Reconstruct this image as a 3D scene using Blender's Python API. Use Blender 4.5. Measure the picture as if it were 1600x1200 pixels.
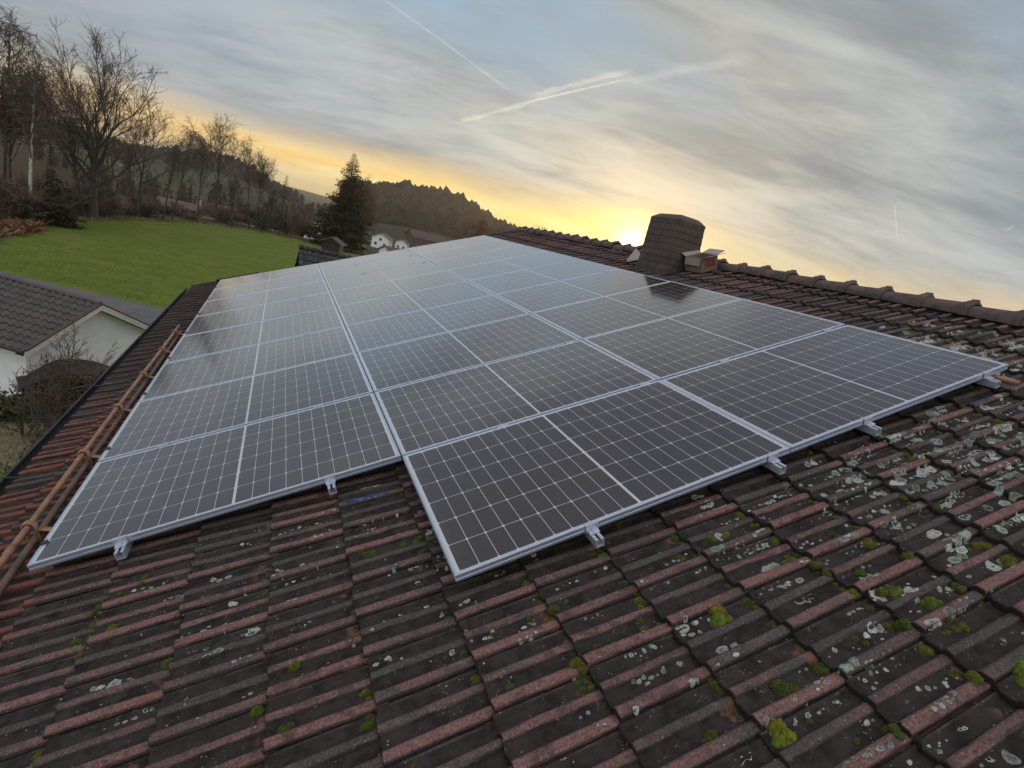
import bpy, math, random
import numpy as np
from mathutils import Vector, Matrix, noise as mn

for o in list(bpy.data.objects):
    bpy.data.objects.remove(o)
SC = bpy.context.scene
COL = SC.collection
random.seed(7)
RNG = np.random.default_rng(7)
R = math.radians

# ------------------------------------------------------------------ camera
CAM = np.array([0.8703, -1.5854, 9.4407])
CR = np.array([[0.8921969, -0.11107455, -0.43777522],
               [-0.38190918, 0.33189276, -0.86255004],
               [0.24110179, 0.93675485, 0.2536933]])          # columns: right, up, back
FPX = 803.944
cd = bpy.data.cameras.new('camera')
cam = bpy.data.objects.new('camera', cd)
COL.objects.link(cam)
cd.sensor_width = 36.0
cd.lens = FPX / 1600 * 36
cd.clip_start = 0.05
cd.clip_end = 20000
M4 = Matrix.Identity(4)
for i in range(3):
    for j in range(3):
        M4[i][j] = CR[i, j]
    M4[i][3] = CAM[i]
cam.matrix_world = M4
SC.camera = cam
SC.view_settings.view_transform = 'Standard'
SC.view_settings.look = 'None'
SC.view_settings.exposure = 0.22
SC.view_settings.gamma = 1.0


def ray(px, py):
    d = CR @ np.array([(px - 800) / FPX, -(py - 600) / FPX, -1.0])
    return d / np.linalg.norm(d)


def ground_at(px, py, z=0.0):
    d = ray(px, py)
    t = (z - CAM[2]) / d[2]
    return CAM + t * d


def azel(px, py):
    d = ray(px, py)
    return math.atan2(d[0], d[1]), math.asin(d[2])


# ------------------------------------------------------------------ node helper
class NT:
    def __init__(self, tree):
        self.t = tree
        self.n = tree.nodes
        self.l = tree.links

    def put(self, node, i, val):
        if val is None:
            return
        s = node.inputs[i]
        if isinstance(val, bpy.types.NodeSocket):
            self.l.new(val, s)
        elif isinstance(val, (tuple, list)):
            s.default_value = tuple(val) if len(val) == len(s.default_value) else tuple(val) + (1.0,)
        else:
            try:
                s.default_value = val
            except TypeError:
                s.default_value = (val,) * len(s.default_value)

    def m(self, op, a, b=None, c=None, clamp=False):
        n = self.n.new('ShaderNodeMath')
        n.operation = op
        n.use_clamp = clamp
        self.put(n, 0, a); self.put(n, 1, b); self.put(n, 2, c)
        return n.outputs[0]

    def v(self, op, a, b=None, s=None, out=0):
        n = self.n.new('ShaderNodeVectorMath')
        n.operation = op
        self.put(n, 0, a); self.put(n, 1, b)
        if s is not None:
            self.put(n, 3, s)
        return n.outputs[out]

    def mix(self, f, a, b, blend='MIX'):
        n = self.n.new('ShaderNodeMix')
        n.data_type = 'RGBA'
        n.blend_type = blend
        n.clamp_factor = True
        self.put(n, 0, f); self.put(n, 6, a); self.put(n, 7, b)
        return n.outputs[2]

    def noise(self, vec, scale, detail=4, rough=0.55, dist=0.0, out=0):
        n = self.n.new('ShaderNodeTexNoise')
        if vec is not None:
            self.l.new(vec, n.inputs['Vector'])
        n.inputs['Scale'].default_value = scale
        n.inputs['Detail'].default_value = detail
        n.inputs['Roughness'].default_value = rough
        n.inputs['Distortion'].default_value = dist
        return n.outputs[out]

    def vor(self, vec, scale, feature='F1', out=0, rand=1.0):
        n = self.n.new('ShaderNodeTexVoronoi')
        n.feature = feature
        if vec is not None:
            self.l.new(vec, n.inputs['Vector'])
        n.inputs['Scale'].default_value = scale
        n.inputs['Randomness'].default_value = rand
        return n.outputs[out]

    def rng(self, x, a, b, lo=0.0, hi=1.0, smooth=True):
        n = self.n.new('ShaderNodeMapRange')
        n.interpolation_type = 'SMOOTHSTEP' if smooth else 'LINEAR'
        self.put(n, 0, x); self.put(n, 1, a); self.put(n, 2, b); self.put(n, 3, lo); self.put(n, 4, hi)
        return n.outputs[0]

    def ramp(self, f, stops):
        n = self.n.new('ShaderNodeValToRGB')
        cr = n.color_ramp
        while len(cr.elements) < len(stops):
            cr.elements.new(0.5)
        for e, (p, c) in zip(cr.elements, stops):
            e.position = p
            e.color = tuple(c) + (1.0,)
        self.put(n, 0, f)
        return n.outputs[0]

    def sep(self, vec):
        n = self.n.new('ShaderNodeSeparateXYZ')
        self.l.new(vec, n.inputs[0])
        return n.outputs

    def comb(self, x, y, z):
        n = self.n.new('ShaderNodeCombineXYZ')
        self.put(n, 0, x); self.put(n, 1, y); self.put(n, 2, z)
        return n.outputs[0]

    def coord(self, which='Object'):
        return self.n.new('ShaderNodeTexCoord').outputs[which]

    def pos(self):
        return self.n.new('ShaderNodeNewGeometry').outputs['Position']

    def attr(self, name, out='Color'):
        n = self.n.new('ShaderNodeAttribute')
        n.attribute_name = name
        return n.outputs[out]

    def bump(self, h, strength=0.3, dist=0.01):
        n = self.n.new('ShaderNodeBump')
        n.inputs['Strength'].default_value = strength
        n.inputs['Distance'].default_value = dist
        self.l.new(h, n.inputs['Height'])
        return n.outputs[0]


# ------------------------------------------------------------------ sun and sky
SUN_AZ, SUN_EL = R(35.3), R(3.2)
SUN = Vector((math.sin(SUN_AZ) * math.cos(SUN_EL), math.cos(SUN_AZ) * math.cos(SUN_EL), math.sin(SUN_EL)))
sl = bpy.data.lights.new('sun', 'SUN')
sl.energy = 1.0
sl.angle = R(0.53)
sl.color = (1.0, 0.62, 0.30)
so = bpy.data.objects.new('sun', sl)
so.rotation_euler = SUN.to_track_quat('Z', 'Y').to_euler()
so.location = (60, 90, 30)
COL.objects.link(so)


def cloud_plane(px, py):
    d = ray(px, py)
    return (d[0] / (d[2] + 0.2), d[1] / (d[2] + 0.2))


SKY_SEED = 11.3


def build_world():
    w = bpy.data.worlds.new('World')
    SC.world = w
    w.use_nodes = True
    w.node_tree.nodes.clear()
    t = NT(w.node_tree)
    out = t.n.new('ShaderNodeOutputWorld')
    bg = t.n.new('ShaderNodeBackground')
    t.l.new(bg.outputs[0], out.inputs[0])
    d = t.v('NORMALIZE', t.coord('Generated'))
    X, Y, Z = t.sep(d)
    sky = t.n.new('ShaderNodeTexSky')
    sky.sky_type = 'NISHITA'
    sky.sun_disc = False
    sky.sun_elevation = SUN_EL
    sky.sun_rotation = SUN_AZ
    sky.air_density = 1.0
    sky.dust_density = 1.5
    clear = t.v('SCALE', sky.outputs[0], s=0.045)
    sd = t.v('DOT_PRODUCT', d, tuple(SUN), out=1)
    ang = t.m('MULTIPLY', t.m('ARCCOSINE', t.m('MINIMUM', sd, 0.99999)), 57.2958)
    el = t.m('MULTIPLY', t.m('ARCSINE', Z), 57.2958)
    zc = t.m('ADD', t.m('MAXIMUM', Z, 0.0), 0.2)
    px = t.m('DIVIDE', X, zc)
    py = t.m('DIVIDE', Y, zc)
    P = t.comb(px, py, 0.0)
    # stretched cloud plane: long axis across the view
    ca, sa = math.cos(R(24)), math.sin(R(24))
    a = t.m('SUBTRACT', t.m('MULTIPLY', px, ca), t.m('MULTIPLY', py, sa))
    b = t.m('ADD', t.m('MULTIPLY', px, sa), t.m('MULTIPLY', py, ca))
    Q = t.comb(t.m('MULTIPLY', a, 0.62), t.m('MULTIPLY', b, 1.32), SKY_SEED)
    n1 = t.noise(Q, 0.95, 4, 0.50, 0.3)
    n2 = t.noise(t.v('ADD', Q, (9.1, 4.3, 1.0)), 2.3, 8, 0.58, 0.7)
    n3 = t.noise(t.v('ADD', P, (2.1, 7.3, 5.0)), 0.8, 4, 0.5, 0.4)
    n6 = t.noise(t.v('MULTIPLY', Q, (1.1, 1.3, 1.0)), 4.2, 8, 0.62, 0.8)
    # cloud brightness field
    br = t.m('ADD', t.m('MULTIPLY', n1, 0.46), t.m('ADD', t.m('MULTIPLY', n2, 0.40), t.m('MULTIPLY', n6, 0.20)))
    br = t.rng(br, 0.39, 0.66)
    near_sun = t.rng(ang, 46.0, 4.0)
    # dull cloud and bright thin cloud colours: bluer away from the sun, creamier towards it
    dull = t.mix(near_sun, (0.215, 0.270, 0.325), (0.275, 0.282, 0.278))
    thin = t.mix(near_sun, (0.44, 0.50, 0.54), (0.62, 0.61, 0.53))
    cl = t.mix(br, dull, thin)
    cover = t.rng(t.m('ADD', n2, t.m('MULTIPLY', n3, 0.6)), 0.60, 0.90, 0.98, 0.88)
    # blue gaps high up
    gap = t.m('MULTIPLY', t.rng(n3, 0.50, 0.66), t.rng(el, 9.0, 20.0))
    cl = t.mix(t.m('MULTIPLY', gap, 0.75), cl, (0.33, 0.47, 0.60))
    base = t.mix(cover, clear, cl)
    # warm band under the cloud bank, its upper edge ragged
    Q2 = t.comb(t.m('MULTIPLY', a, 0.16), t.m('MULTIPLY', b, 0.30), 8.2)
    n4 = t.noise(Q2, 1.5, 5, 0.6, 0.5)
    e2 = t.m('ADD', el, t.m('MULTIPLY', t.m('SUBTRACT', n4, 0.5), -6.0))
    top = t.rng(ang, 4.0, 40.0, 6.6, 5.4)
    warm = t.m('SUBTRACT', 1.0, t.m('DIVIDE', e2, top))
    warm = t.rng(warm, -0.22, 0.36)
    side = t.rng(ang, 72.0, 40.0)
    right = t.rng(t.m('SUBTRACT', t.m('MULTIPLY', X, math.cos(SUN_AZ)), t.m('MULTIPLY', Y, math.sin(SUN_AZ))), 0.30, 0.06)
    side = t.m('MULTIPLY', side, t.m('MAXIMUM', right, 0.55))
    wcol = t.ramp(t.m('DIVIDE', ang, 90.0), [
        (0.0, (1.6, 1.18, 0.36)), (0.05, (1.25, 0.92, 0.28)), (0.14, (1.05, 0.80, 0.27)),
        (0.33, (0.98, 0.66, 0.22)), (0.60, (0.86, 0.55, 0.22)), (1.0, (0.45, 0.40, 0.38))])
    # cream streaks inside the band
    n5 = t.noise(Q2, 4.5, 5, 0.6, 0.5)
    wcol = t.mix(t.rng(n5, 0.46, 0.66, 0.0, 0.60), wcol, (1.0, 0.88, 0.52))
    wcol = t.mix(t.rng(n5, 0.50, 0.34, 0.0, 0.40), wcol, (0.62, 0.46, 0.27))
    col = t.mix(t.m('MULTIPLY', warm, side), base, wcol)
    # pinkish underside just above the band
    pink = t.m('MULTIPLY', t.m('MULTIPLY', t.rng(e2, 3.0, 5.0), t.rng(e2, 9.0, 5.0)), t.m('MULTIPLY', side, 0.30))
    col = t.mix(pink, col, (0.48, 0.40, 0.33))
    # contrails
    for (A, B, wd, st, c, sp) in [
            ((716, 192), (835, 158), 0.020, 0.42, (0.84, 0.77, 0.60), 1),
            ((815, 162), (990, 122), 0.010, 0.46, (0.92, 0.84, 0.64), 1),
            ((830, 150), (1000, 108), 0.024, 0.34, (0.82, 0.77, 0.63), 1),
            ((975, 130), (1190, 85), 0.036, 0.18, (0.80, 0.76, 0.64), 1),
            ((590, -8), (806, 150), 0.012, 0.26, (0.66, 0.70, 0.70), 1),
            ((1398, 318), (1402, 375), 0.0045, 0.22, (0.95, 0.88, 0.68), 0),
            ((1570, 362), (1586, 351), 0.005, 0.22, (0.95, 0.92, 0.8), 0)]:
        A = cloud_plane(*A); B = cloud_plane(*B)
        ab = (B[0] - A[0], B[1] - A[1])
        L2 = ab[0] ** 2 + ab[1] ** 2
        pa = t.v('SUBTRACT', P, (A[0], A[1], 0))
        tt = t.m('DIVIDE', t.v('DOT_PRODUCT', pa, (ab[0], ab[1], 0), out=1), L2)
        tc = t.m('MINIMUM', t.m('MAXIMUM', tt, 0.0), 1.0)
        q = t.v('SUBTRACT', pa, t.v('SCALE', (ab[0], ab[1], 0.0), s=tc))
        dist = t.v('LENGTH', q, out=1)
        if sp:
            dist = t.m('ADD', dist, t.m('MULTIPLY', t.m('SUBTRACT', t.noise(P, 8.0, 7, 0.75), 0.5), wd * 4.0))
        f = t.rng(dist, wd, 0.0)
        f = t.m('MULTIPLY', f, t.m('MULTIPLY', t.rng(tt, -0.02, 0.12), t.rng(tt, 1.02, 0.80)))
        col = t.mix(t.m('MULTIPLY', f, st), col, c)
    # glow of the low sun behind thin cloud
    g1 = t.m('POWER', 2.718, t.m('DIVIDE', ang, -0.75))
    g2 = t.m('POWER', 2.718, t.m('DIVIDE', ang, -5.5))
    glow = t.v('ADD', t.v('SCALE', (5.0, 3.9, 1.8), s=g1), t.v('SCALE', (0.55, 0.37, 0.09), s=g2))
    col = t.v('ADD', col, glow)
    # brighter open sky overhead and behind the camera, dim below the horizon
    dimf = t.m('MULTIPLY', t.rng(el, 24.0, 42.0), t.rng(ang, 85.0, 55.0))
    col = t.mix(t.m('MULTIPLY', dimf, 0.75), col, (0.165, 0.170, 0.205))
    col = t.mix(t.m('MULTIPLY', t.rng(ang, 34.0, 62.0, 0.0, 0.52), t.rng(el, 4.0, 9.0)), col, (0.215, 0.245, 0.285))
    back = t.m('MAXIMUM', t.rng(el, 52.0, 72.0), t.rng(ang, 84.0, 112.0))
    col = t.mix(t.m('MULTIPLY', back, t.rng(el, 5, 16)), col, (0.86, 0.83, 0.87))
    col = t.mix(t.rng(el, 0.0, -4.0), col, (0.10, 0.10, 0.09))
    t.l.new(col, bg.inputs[0])
    bg.inputs[1].default_value = 1.0


build_world()


# ------------------------------------------------------------------ mesh + object helpers
CIRC = {n: [(math.cos(2 * math.pi * k / n), math.sin(2 * math.pi * k / n)) for k in range(n)] for n in range(3, 16)}


class MB:
    def __init__(self):
        self.v = []
        self.f = []
        self.c = []          # per vertex colour data (optional)

    def add(self, vs, fs, col=None):
        b = len(self.v)
        self.v.extend([tuple(p) for p in vs])
        self.f.extend([tuple(i + b for i in f) for f in fs])
        if col is not None:
            self.c.extend([col] * len(vs))
        return b

    def box(self, x0, x1, y0, y1, z0, z1, col=None):
        self.add([(x0, y0, z0), (x1, y0, z0), (x1, y1, z0), (x0, y1, z0), (x0, y0, z1), (x1, y0, z1), (x1, y1, z1), (x0, y1, z1)],
                 [(0, 3, 2, 1), (4, 5, 6, 7), (0, 1, 5, 4), (1, 2, 6, 5), (2, 3, 7, 6), (3, 0, 4, 7)], col)

    def obox(self, o, ex, ey, ez, col=None):
        o, ex, ey, ez = (np.array(k, float) for k in (o, ex, ey, ez))
        p = [o, o + ex, o + ex + ey, o + ey]
        p = p + [k + ez for k in p]
        self.add(p, [(0, 3, 2, 1), (4, 5, 6, 7), (0, 1, 5, 4), (1, 2, 6, 5), (2, 3, 7, 6), (3, 0, 4, 7)], col)

    def tube(self, pts, rad, sides=6, cap=False, col=None, closed=False):
        n = len(pts)
        pts = [(float(p[0]), float(p[1]), float(p[2])) for p in pts]
        if not hasattr(rad, '__len__'):
            rad = [rad] * n
        V, F = self.v, self.f
        base = len(V)
        cs = CIRC[sides]
        ux = None
        for i in range(n):
            if closed:
                a, b = pts[i - 1], pts[(i + 1) % n]
            else:
                a, b = pts[max(i - 1, 0)], pts[min(i + 1, n - 1)]
            dx, dy, dz = b[0] - a[0], b[1] - a[1], b[2] - a[2]
            l = math.sqrt(dx * dx + dy * dy + dz * dz) + 1e-12
            dx /= l; dy /= l; dz /= l
            if ux is None:
                ux, uy, uz = (0.0, 0.0, 1.0) if abs(dz) < 0.9 else (1.0, 0.0, 0.0)
            k = ux * dx + uy * dy + uz * dz
            ux -= dx * k; uy -= dy * k; uz -= dz * k
            l = math.sqrt(ux * ux + uy * uy + uz * uz) + 1e-12
            ux /= l; uy /= l; uz /= l
            sx, sy, sz = dy * uz - dz * uy, dz * ux - dx * uz, dx * uy - dy * ux
            px, py, pz = pts[i]
            r = rad[i]
            for (c, s_) in cs:
                c *= r; s_ *= r
                V.append((px + c * ux + s_ * sx, py + c * uy + s_ * sy, pz + c * uz + s_ * sz))
        for i in range(n if closed else n - 1):
            i0 = base + i * sides
            i1 = base + ((i + 1) % n) * sides
            for k in range(sides):
                k2 = (k + 1) % sides
                F.append((i0 + k, i0 + k2, i1 + k2, i1 + k))
        if cap and not closed:
            F.append(tuple(base + k for k in reversed(range(sides))))
            F.append(tuple(base + (n - 1) * sides + k for k in range(sides)))
        if col is not None:
            self.c.extend([col] * (n * sides))

    def build(self, name, mat, parent=None, smooth=False, matrix=None, attr='col'):
        return mesh_obj(name, self.v, self.f, mat, parent, smooth, matrix, {attr: self.c} if len(self.c) == len(self.v) and self.c else None)


def mesh_obj(name, verts, faces, mat, parent=None, smooth=False, matrix=None, attrs=None):
    me = bpy.data.meshes.new(name)
    me.from_pydata(np.asarray(verts, float).tolist() if isinstance(verts, np.ndarray) else verts, [],
                   faces.tolist() if isinstance(faces, np.ndarray) else faces)
    if attrs:
        for k, a in attrs.items():
            at = me.attributes.new(k, 'FLOAT_COLOR', 'POINT')
            arr = np.asarray(a, np.float32)
            if arr.shape[1] == 3:
                arr = np.c_[arr, np.ones(len(arr), np.float32)]
            at.data.foreach_set('color', arr.ravel())
    if smooth:
        me.polygons.foreach_set('use_smooth', np.ones(len(me.polygons), bool))
    me.update()
    if mat:
        me.materials.append(mat)
    o = bpy.data.objects.new(name, me)
    COL.objects.link(o)
    if parent:
        o.parent = parent
    if matrix is not None:
        o.matrix_local = matrix
    return o


def tag(o, label=None, cat=None, group=None, kind=None):
    if label:
        o['label'] = label
    if cat:
        o['category'] = cat
    if group:
        o['group'] = group
    if kind:
        o['kind'] = kind
    return o


def thing(name, label, cat, loc=(0, 0, 0), group=None, matrix=None):
    o = bpy.data.objects.new(name, None)
    o.empty_display_size = 0.2
    COL.objects.link(o)
    if matrix is not None:
        o.matrix_world = matrix
    else:
        o.location = loc
    return tag(o, label, cat, group)


def copy_tree(src, label=None):
    r = src.copy()
    COL.objects.link(r)
    if label:
        r['label'] = label
    for ch in list(src.children):
        c = ch.copy()
        COL.objects.link(c)
        c.parent = r
        for g in list(ch.children):
            d = g.copy()
            COL.objects.link(d)
            d.parent = c
    return r


TH = R(22)
Z0 = 7.5
RM = Matrix(((math.cos(TH), 0, -math.sin(TH), 0), (0, 1, 0, 0), (math.sin(TH), 0, math.cos(TH), Z0), (0, 0, 0, 1)))


def T(x, y, z):
    return Matrix.Translation((x, y, z))


def W(u, v, n):
    return np.array(RM @ Vector((u, v, n)))


# ------------------------------------------------------------------ materials
def new_mat(name):
    m = bpy.data.materials.new(name)
    m.use_nodes = True
    t = NT(m.node_tree)
    b = t.n['Principled BSDF']
    return m, t, b


def simple(name, col, rough=0.6, metal=0.0, var=0.25, scale=6.0, bump=0.0, col2=None, spec=0.5):
    m, t, b = new_mat(name)
    v = t.coord('Object')
    n = t.noise(v, scale, 5, 0.6)
    c2 = col2 or tuple(c * (1 - var) for c in col)
    c1 = col if col2 else tuple(min(1, c * (1 + var)) for c in col)
    t.l.new(t.mix(t.rng(n, 0.3, 0.7), c2, c1), b.inputs['Base Color'])
    b.inputs['Roughness'].default_value = rough
    b.inputs['Metallic'].default_value = metal
    b.inputs['Specular IOR Level'].default_value = spec
    if bump:
        t.l.new(t.bump(t.noise(v, scale * 6, 4, 0.6), bump, 0.01), b.inputs['Normal'])
    return m


def mat_tile():
    m, t, b = new_mat('weathered_clay_tile')
    at = t.attr('tile')
    sp = t.n.new('ShaderNodeSeparateColor')
    t.l.new(at, sp.inputs[0])
    rib, rnd, du = sp.outputs[0], sp.outputs[1], sp.outputs[2]
    v = t.coord('Object')
    u_ = t.sep(v)[0]
    vv = t.v('ADD', v, t.v('SCALE', (13.0, 7.0, 3.0), s=rnd))
    big = t.noise(v, 1.3, 4, 0.6)
    mid = t.noise(vv, 14.0, 6, 0.68)
    streak = t.noise(t.v('MULTIPLY', vv, (5.0, 60.0, 40.0)), 1.0, 5, 0.65)
    fine = t.noise(vv, 130.0, 4, 0.7)
    slate = t.mix(t.rng(mid, 0.3, 0.75), (0.018, 0.0140, 0.0135), (0.064, 0.050, 0.047))
    grey = t.mix(t.rng(fine, 0.35, 0.7), (0.055, 0.047, 0.045), (0.125, 0.104, 0.098))
    red = t.mix(t.rng(fine, 0.3, 0.75), (0.120, 0.064, 0.056), (0.315, 0.180, 0.158))
    brick = t.mix(t.rng(mid, 0.3, 0.7), (0.12, 0.045, 0.034), (0.27, 0.105, 0.074))
    eave = t.m('MULTIPLY', t.rng(u_, 0.16, -0.08), t.rng(t.sep(v)[1], 4.6, 2.2, 0.0, 1.0))
    # how red a rib is: main ribs (value 1) redder than mid ribs (0.6); varies tile to tile
    rr = t.m('ADD', t.m('MULTIPLY', t.m('SUBTRACT', mid, 0.5), 2.6), t.m('ADD', t.m('MULTIPLY', rnd, 1.3), t.m('MULTIPLY', t.m('SUBTRACT', big, 0.5), 4.2)))
    redf = t.rng(t.m('ADD', rr, t.m('MULTIPLY', rib, 1.5)), 1.35, 2.30)
    ribc = t.mix(redf, grey, red)
    ribc = t.mix(t.m('MULTIPLY', eave, t.rng(t.m('ADD', rnd, t.m('MULTIPLY', mid, 0.5)), 0.25, 0.75)), ribc, brick)
    edge = t.rng(t.m('ADD', rib, t.m('MULTIPLY', t.m('SUBTRACT', streak, 0.5), 1.1)), 0.36, 0.62)
    col = t.mix(edge, slate, ribc)
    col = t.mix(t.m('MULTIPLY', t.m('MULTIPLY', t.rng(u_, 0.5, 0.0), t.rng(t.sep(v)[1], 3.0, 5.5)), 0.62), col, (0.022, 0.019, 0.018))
    # dark growth creeping over ribs
    dk = t.rng(t.m('ADD', mid, t.m('MULTIPLY', t.m('SUBTRACT', big, 0.5), 0.6)), 0.50, 0.66)
    col = t.mix(t.m('MULTIPLY', dk, 0.58), col, (0.036, 0.031, 0.030))
    # reddish bare clay near some tile heads
    hd = t.m('MULTIPLY', t.rng(du, 0.74, 0.92), t.rng(t.noise(vv, 9.0, 3), 0.60, 0.68))
    col = t.mix(t.m('MULTIPLY', hd, 0.65), col, (0.23, 0.105, 0.072))
    # tile feet: darker than the tile tops
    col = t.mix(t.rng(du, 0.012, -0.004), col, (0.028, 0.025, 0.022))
    # crumbs of pale crustose lichen
    vo = t.vor(vv, 95.0)
    sel = t.rng(t.noise(vv, 22.0, 3), 0.56, 0.66)
    speck = t.m('MULTIPLY', t.rng(vo, 0.26, 0.16), sel)
    col = t.mix(t.m('MULTIPLY', speck, 0.75), col, (0.30, 0.30, 0.28))
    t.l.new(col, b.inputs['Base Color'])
    b.inputs['Roughness'].default_value = 0.85
    b.inputs['Specular IOR Level'].default_value = 0.25
    h = t.m('ADD', t.m('MULTIPLY', mid, 0.6), t.m('MULTIPLY', fine, 0.5))
    t.l.new(t.bump(h, 0.85, 0.008), b.inputs['Normal'])
    return m


def mat_cells():
    """Front of a module: half-cut cells, white grid, busbars, under smooth glass (object space = module space)."""
    m, t, b = new_mat('solar_cells_under_glass')
    v = t.coord('Object')
    x, y, z = t.sep(v)
    LU, LV = 1.766, 1.038
    pu, pv = 0.0852, 0.1675
    uu = t.m('SUBTRACT', t.m('ABSOLUTE', t.m('SUBTRACT', x, LU / 2)), 0.0058)
    vv = t.m('SUBTRACT', y, (LV - 6 * pv) / 2)
    inside = t.m('MULTIPLY', t.m('MULTIPLY', t.m('GREATER_THAN', uu, 0.0), t.m('LESS_THAN', uu, 10 * pu)),
                 t.m('MULTIPLY', t.m('GREATER_THAN', vv, 0.0), t.m('LESS_THAN', vv, 6 * pv)))
    fu = t.m('MULTIPLY', t.m('FRACT', t.m('DIVIDE', uu, pu)), pu)
    fv = t.m('MULTIPLY', t.m('FRACT', t.m('DIVIDE', vv, pv)), pv)
    du = t.m('MINIMUM', fu, t.m('SUBTRACT', pu, fu))
    dv = t.m('MINIMUM', fv, t.m('SUBTRACT', pv, fv))
    g = 0.00125
    cell = t.m('MULTIPLY', t.rng(du, g - 0.0003, g + 0.0003), t.rng(dv, g - 0.0003, g + 0.0003))
    cell = t.m('MULTIPLY', cell, t.m('GREATER_THAN', t.m('ADD', du, dv), 0.0085))
    cell = t.m('MULTIPLY', cell, inside)
    bb = t.m('ABSOLUTE', t.m('SUBTRACT', t.m('FRACT', t.m('DIVIDE', t.m('SUBTRACT', fv, 0.0), pv / 9)), 0.5))
    bus = t.rng(bb, 0.040, 0.020)
    cid = t.comb(t.m('FLOOR', t.m('DIVIDE', x, pu)), t.m('FLOOR', t.m('DIVIDE', vv, pv)), 0)
    wn = t.n.new('ShaderNodeTexWhiteNoise')
    wn.noise_dimensions = '3D'
    oi = t.n.new('ShaderNodeObjectInfo')
    t.l.new(t.v('ADD', cid, t.comb(oi.outputs['Random'], oi.outputs['Random'], 0.0)), wn.inputs['Vector'])
    base = t.mix(wn.outputs[0], (0.011, 0.0072, 0.0085), (0.019, 0.012, 0.0125))
    base = t.mix(t.m('MULTIPLY', bus, 0.45), base, (0.15, 0.15, 0.16))
    col = t.mix(cell, (0.60, 0.62, 0.65), base)
    dust = t.noise(v, 5.0, 6, 0.65)
    col = t.mix(t.rng(dust, 0.35, 0.8, 0.002, 0.022), col, (0.42, 0.36, 0.35))
    low = t.m('MULTIPLY', t.rng(x, 0.075, 0.012), t.rng(t.noise(v, 18.0, 5, 0.7), 0.35, 0.7))
    col = t.mix(t.m('MULTIPLY', low, 0.10), col, (0.30, 0.26, 0.21))
    t.l.new(col, b.inputs['Base Color'])
    b.inputs['IOR'].default_value = 1.75
    b.inputs['Coat Weight'].default_value = 1.0
    b.inputs['Specular Tint'].default_value = (1.0, 0.86, 0.87, 1)
    b.inputs['Coat IOR'].default_value = 1.75
    b.inputs['Coat Roughness'].default_value = 0.11
    rn = t.noise(v, 2.5, 4, 0.6)
    t.l.new(t.rng(rn, 0.3, 0.7, 0.08, 0.13), b.inputs['Roughness'])
    t.l.new(t.bump(t.noise(v, 1.1, 2, 0.5), 0.02, 0.02), b.inputs['Normal'])
    return m


def mat_ground():
    m, t, b = new_mat('grass_ground')
    p = t.pos()
    x, y, z = t.sep(p)
    n1 = t.noise(p, 0.06, 5, 0.6)
    n2 = t.noise(p, 0.45, 6, 0.7)
    n3 = t.noise(t.v('MULTIPLY', p, (1.0, 2.2, 1.0)), 2.6, 5, 0.7)
    n4 = t.noise(p, 14.0, 3, 0.6)
    n8 = t.noise(t.v('MULTIPLY', p, (0.5, 1.0, 1.0)), 0.9, 7, 0.78)
    g = t.mix(t.rng(n8, 0.34, 0.66), (0.105, 0.178, 0.026), (0.205, 0.262, 0.042))
    g = t.mix(t.rng(n3, 0.35, 0.75, 0.0, 0.6), g, (0.075, 0.115, 0.020))
    g = t.mix(t.m('MULTIPLY', t.rng(n1, 0.5, 0.7), t.rng(n2, 0.4, 0.7)), g, (0.190, 0.160, 0.045))
    g = t.mix(t.rng(n4, 0.52, 0.75, 0.0, 0.6), g, (0.17, 0.17, 0.06))
    g = t.mix(t.rng(t.noise(p, 0.22, 6, 0.75), 0.52, 0.66, 0.0, 0.60), g, (0.235, 0.200, 0.060))
    # dry pale grass in the garden next to the house
    dx = t.m('SUBTRACT', x, -5.2)
    dy = t.m('SUBTRACT', y, 17.6)
    dd = t.m('ADD', t.m('SQRT', t.m('ADD', t.m('MULTIPLY', t.m('MULTIPLY', dx, dx), 0.20), t.m('MULTIPLY', dy, dy))), t.m('MULTIPLY', t.m('SUBTRACT', n2, 0.5), 2.0))
    dry = t.rng(dd, 2.3, 1.5)
    straw = t.mix(n3, (0.16, 0.13, 0.075), (0.42, 0.36, 0.25))
    g = t.mix(t.m('MULTIPLY', dry, 0.85), g, straw)
    # brown bracken strip left of the meadow and woodland floor behind it
    wood = t.attr('zone', 'Fac')
    wc = t.mix(n2, (0.045, 0.036, 0.022), (0.105, 0.075, 0.042))
    g = t.mix(wood, g, wc)
    # far country: darker fields, plough and pasture
    r = t.v('LENGTH', t.v('SUBTRACT', p, (0.87, -1.58, 9.4)), out=1)
    far = t.m('MULTIPLY', t.rng(r, 140.0, 260.0), t.m('SUBTRACT', 1.0, wood))
    n6 = t.noise(p, 0.011, 3, 0.5)
    fc = t.ramp(n6, [(0.3, (0.042, 0.052, 0.024)), (0.45, (0.060, 0.076, 0.030)), (0.52, (0.055, 0.048, 0.034)), (0.62, (0.040, 0.044, 0.026)), (0.75, (0.062, 0.080, 0.032))])
    g = t.mix(far, g, fc)
    t.l.new(g, b.inputs['Base Color'])
    b.inputs['Roughness'].default_value = 0.95
    b.inputs['Specular IOR Level'].default_value = 0.1
    t.l.new(t.bump(t.m('ADD', n3, n4), 0.8, 0.15), b.inputs['Normal'])
    return m


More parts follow.
